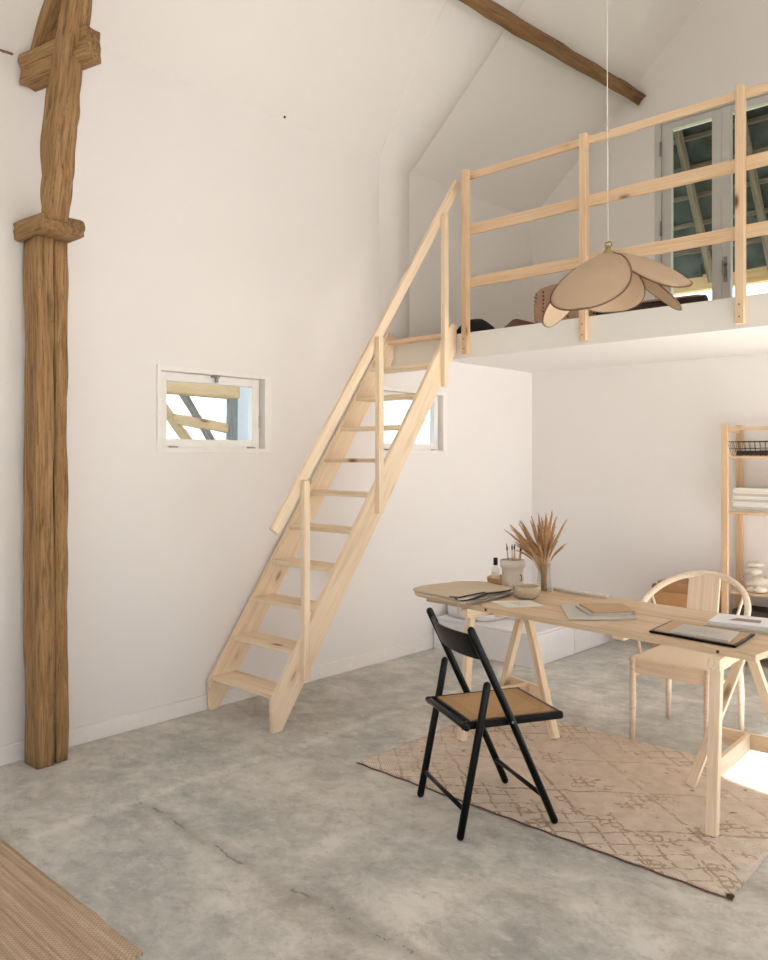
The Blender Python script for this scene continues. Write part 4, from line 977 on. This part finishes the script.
for k in range(16):
    a = 2 * PI * k / 16 + 0.1
    for q in range(9):
        z = 0.04 + 0.026 * q; bm_box(bm, (0.232 * math.cos(a) - 0.004, 0.232 * math.sin(a) - 0.004, z), (0.232 * math.cos(a) + 0.004, 0.232 * math.sin(a) + 0.004, z + 0.010))
from_bm('stitching', bm, M['dark'], pf)
rb = thing('rolled_blanket', 'dark brown rolled blanket on the loft floor behind the lamp', 'blanket', (1.83, 4.85, LOFT))
tube('roll', [(-0.36, 0, 0.07), (-0.2, 0.004, 0.072), (0.1, 0, 0.068), (0.33, 0.01, 0.065)], [0.066, 0.07, 0.067, 0.062], M['dark'], rb, n=20)
tube('fold_edge', [(-0.35, -0.045, 0.125), (0.0, -0.045, 0.125), (0.32, -0.045, 0.118)], 0.006, M['leather_pink'], rb, n=8)

# ------------------------------------------------------------------ petal pendant lamp
LX, LYY, LZ = 2.178, 3.588, 2.50
lp = thing('pendant_lamp', 'taupe fabric pendant lamp of drooping overlapping petals hanging above the table', 'lamp', (LX, LYY, LZ))
rz_top = EAVE + SL * LX - LZ
tube('cord', [(-0.008, -0.008, rz_top), (-0.004, -0.004, rz_top * 0.5), (0, 0, 0.06)], 0.0022, M['whitecord'], lp, n=6)
lathe('ceiling_rose', [(0.002, rz_top - 0.04), (0.04, rz_top - 0.03), (0.045, rz_top + 0.02)], M['paint'], lp)
fit = lathe('fitting', [(0.002, 0.03), (0.012, 0.03), (0.014, 0.012), (0.022, 0.006), (0.024, -0.03), (0.018, -0.07), (0.002, -0.07)], M['brass'], lp, n=16)
tube('cord_knot', [(0.004, 0.0, 0.015), (0.018, 0.006, 0.035), (0.006, 0.016, 0.055), (-0.014, 0.004, 0.05), (-0.008, -0.014, 0.03), (0.012, -0.01, 0.028)], 0.004, M['brass'], lp, n=8)
def petal(az_screen, length, drop, width, roll, z0):
    az = math.atan2(*( (CR * math.cos(az_screen) - CF * math.sin(az_screen)).yx ))
    m = Matrix.Rotation(az, 4, 'Z'); nu, nv = 22, 14; th = 0.0035
    def S(u, v):
        w = width * (max(0.0, math.sin(PI * min(1.0, (u * 0.94 + 0.06)) ** 1.15)) ** 0.55) if 0 < u < 1 else (0.035 if u <= 0 else 0.0)
        w = max(w, 0.02 * (1 - u))
        ang = math.atan2(drop, length); s = length / math.cos(ang) * u
        r_ = 0.012 + s * math.cos(ang * (0.55 + 0.75 * u)); z = z0 - s * math.sin(ang * (0.45 + 0.65 * u))
        y = v * w; z -= 0.42 * (abs(v) ** 2) * w * (w / 0.19) ** 0.5; z += roll * y
        return Vector((r_, y, z))
    bm = bmesh.new(); top = [[bm.verts.new(S(i / nu, j / nv * 2 - 1)) for j in range(nv + 1)] for i in range(nu + 1)]
    for i in range(nu):
        for j in range(nv): bm.faces.new((top[i][j], top[i + 1][j], top[i + 1][j + 1], top[i][j + 1]))
    bmesh.ops.remove_doubles(bm, verts=list(bm.verts), dist=0.0004)
    bmesh.ops.recalc_face_normals(bm, faces=list(bm.faces))
    bmesh.ops.solidify(bm, geom=list(bm.faces), thickness=th)
    o = from_bm('petal', bm, M['linen'], lp, m, smooth=True)
    edge = [S(i / 40, -1) for i in range(41)] + [S(i / 40, 1) for i in range(39, -1, -1)]
    bm = bmesh.new(); bm_tube(bm, edge, 0.0042, 6); bmesh.ops.recalc_face_normals(bm, faces=list(bm.faces)); from_bm('piping', bm, M['trim'], o, m, smooth=True)
petal(R(24), 0.395, 0.17, 0.145, 0.45, 0.0)
petal(R(128), 0.375, 0.295, 0.19, 0.0, -0.004)
petal(R(205), 0.365, 0.30, 0.185, 0.0, -0.012)
petal(R(290), 0.31, 0.21, 0.165, 0.0, -0.012)
petal(R(359), 0.385, 0.245, 0.14, 0.25, -0.012)

# ------------------------------------------------------------------ light
w = bpy.data.worlds.new('sky'); scn.world = w; w.use_nodes = True; nt = w.node_tree; nt.nodes.clear()
tc = nt.nodes.new('ShaderNodeTexCoord'); sx = nt.nodes.new('ShaderNodeSeparateXYZ'); rp = nt.nodes.new('ShaderNodeValToRGB')
nt.links.new(tc.outputs['Generated'], sx.inputs[0]); nt.links.new(sx.outputs[2], rp.inputs[0])
e = rp.color_ramp.elements; e[0].position = 0.0; e[0].color = (0.77, 0.875, 1.0, 1); e[1].position = 0.6; e[1].color = (0.58, 0.75, 1.0, 1)
bg = nt.nodes.new('ShaderNodeBackground'); bg.inputs[1].default_value = 4.4; wo = nt.nodes.new('ShaderNodeOutputWorld')
nt.links.new(rp.outputs[0], bg.inputs[0]); nt.links.new(bg.outputs[0], wo.inputs[0])
sd = bpy.data.lights.new('sun', 'SUN'); sd.energy = 74.0; sd.angle = R(1.0); sd.color = (1.0, 0.975, 0.95)
so = bpy.data.objects.new('sun', sd); COL.objects.link(so)
d = Vector((-1.0, 0.20, -0.53)); so.rotation_euler = d.to_track_quat('-Z', 'Y').to_euler()


# ------------------------------------------------------------------ camera
cd = bpy.data.cameras.new('camera'); cam = bpy.data.objects.new('camera', cd); COL.objects.link(cam)
cd.sensor_fit = 'VERTICAL'; cd.sensor_height = 24.0; cd.lens = 800 / 960 * 24.0; cd.shift_y = -22 / 960
cam.location = (4.035, 0.0, 1.5); cam.rotation_euler = (PI / 2, 0, R(43)); cd.clip_start = 0.05
scn.camera = cam
vs = scn.view_settings; vs.view_transform = 'Standard'; vs.look = 'None'; vs.gamma = 1.0; vs.exposure = -0.72; vs.use_curve_mapping = False
try:
    scn.cycles.max_bounces = 16; scn.cycles.diffuse_bounces = 10; scn.cycles.transparent_max_bounces = 16; scn.cycles.sample_clamp_indirect = 10
    scn.cycles.use_denoising = True
except Exception: pass
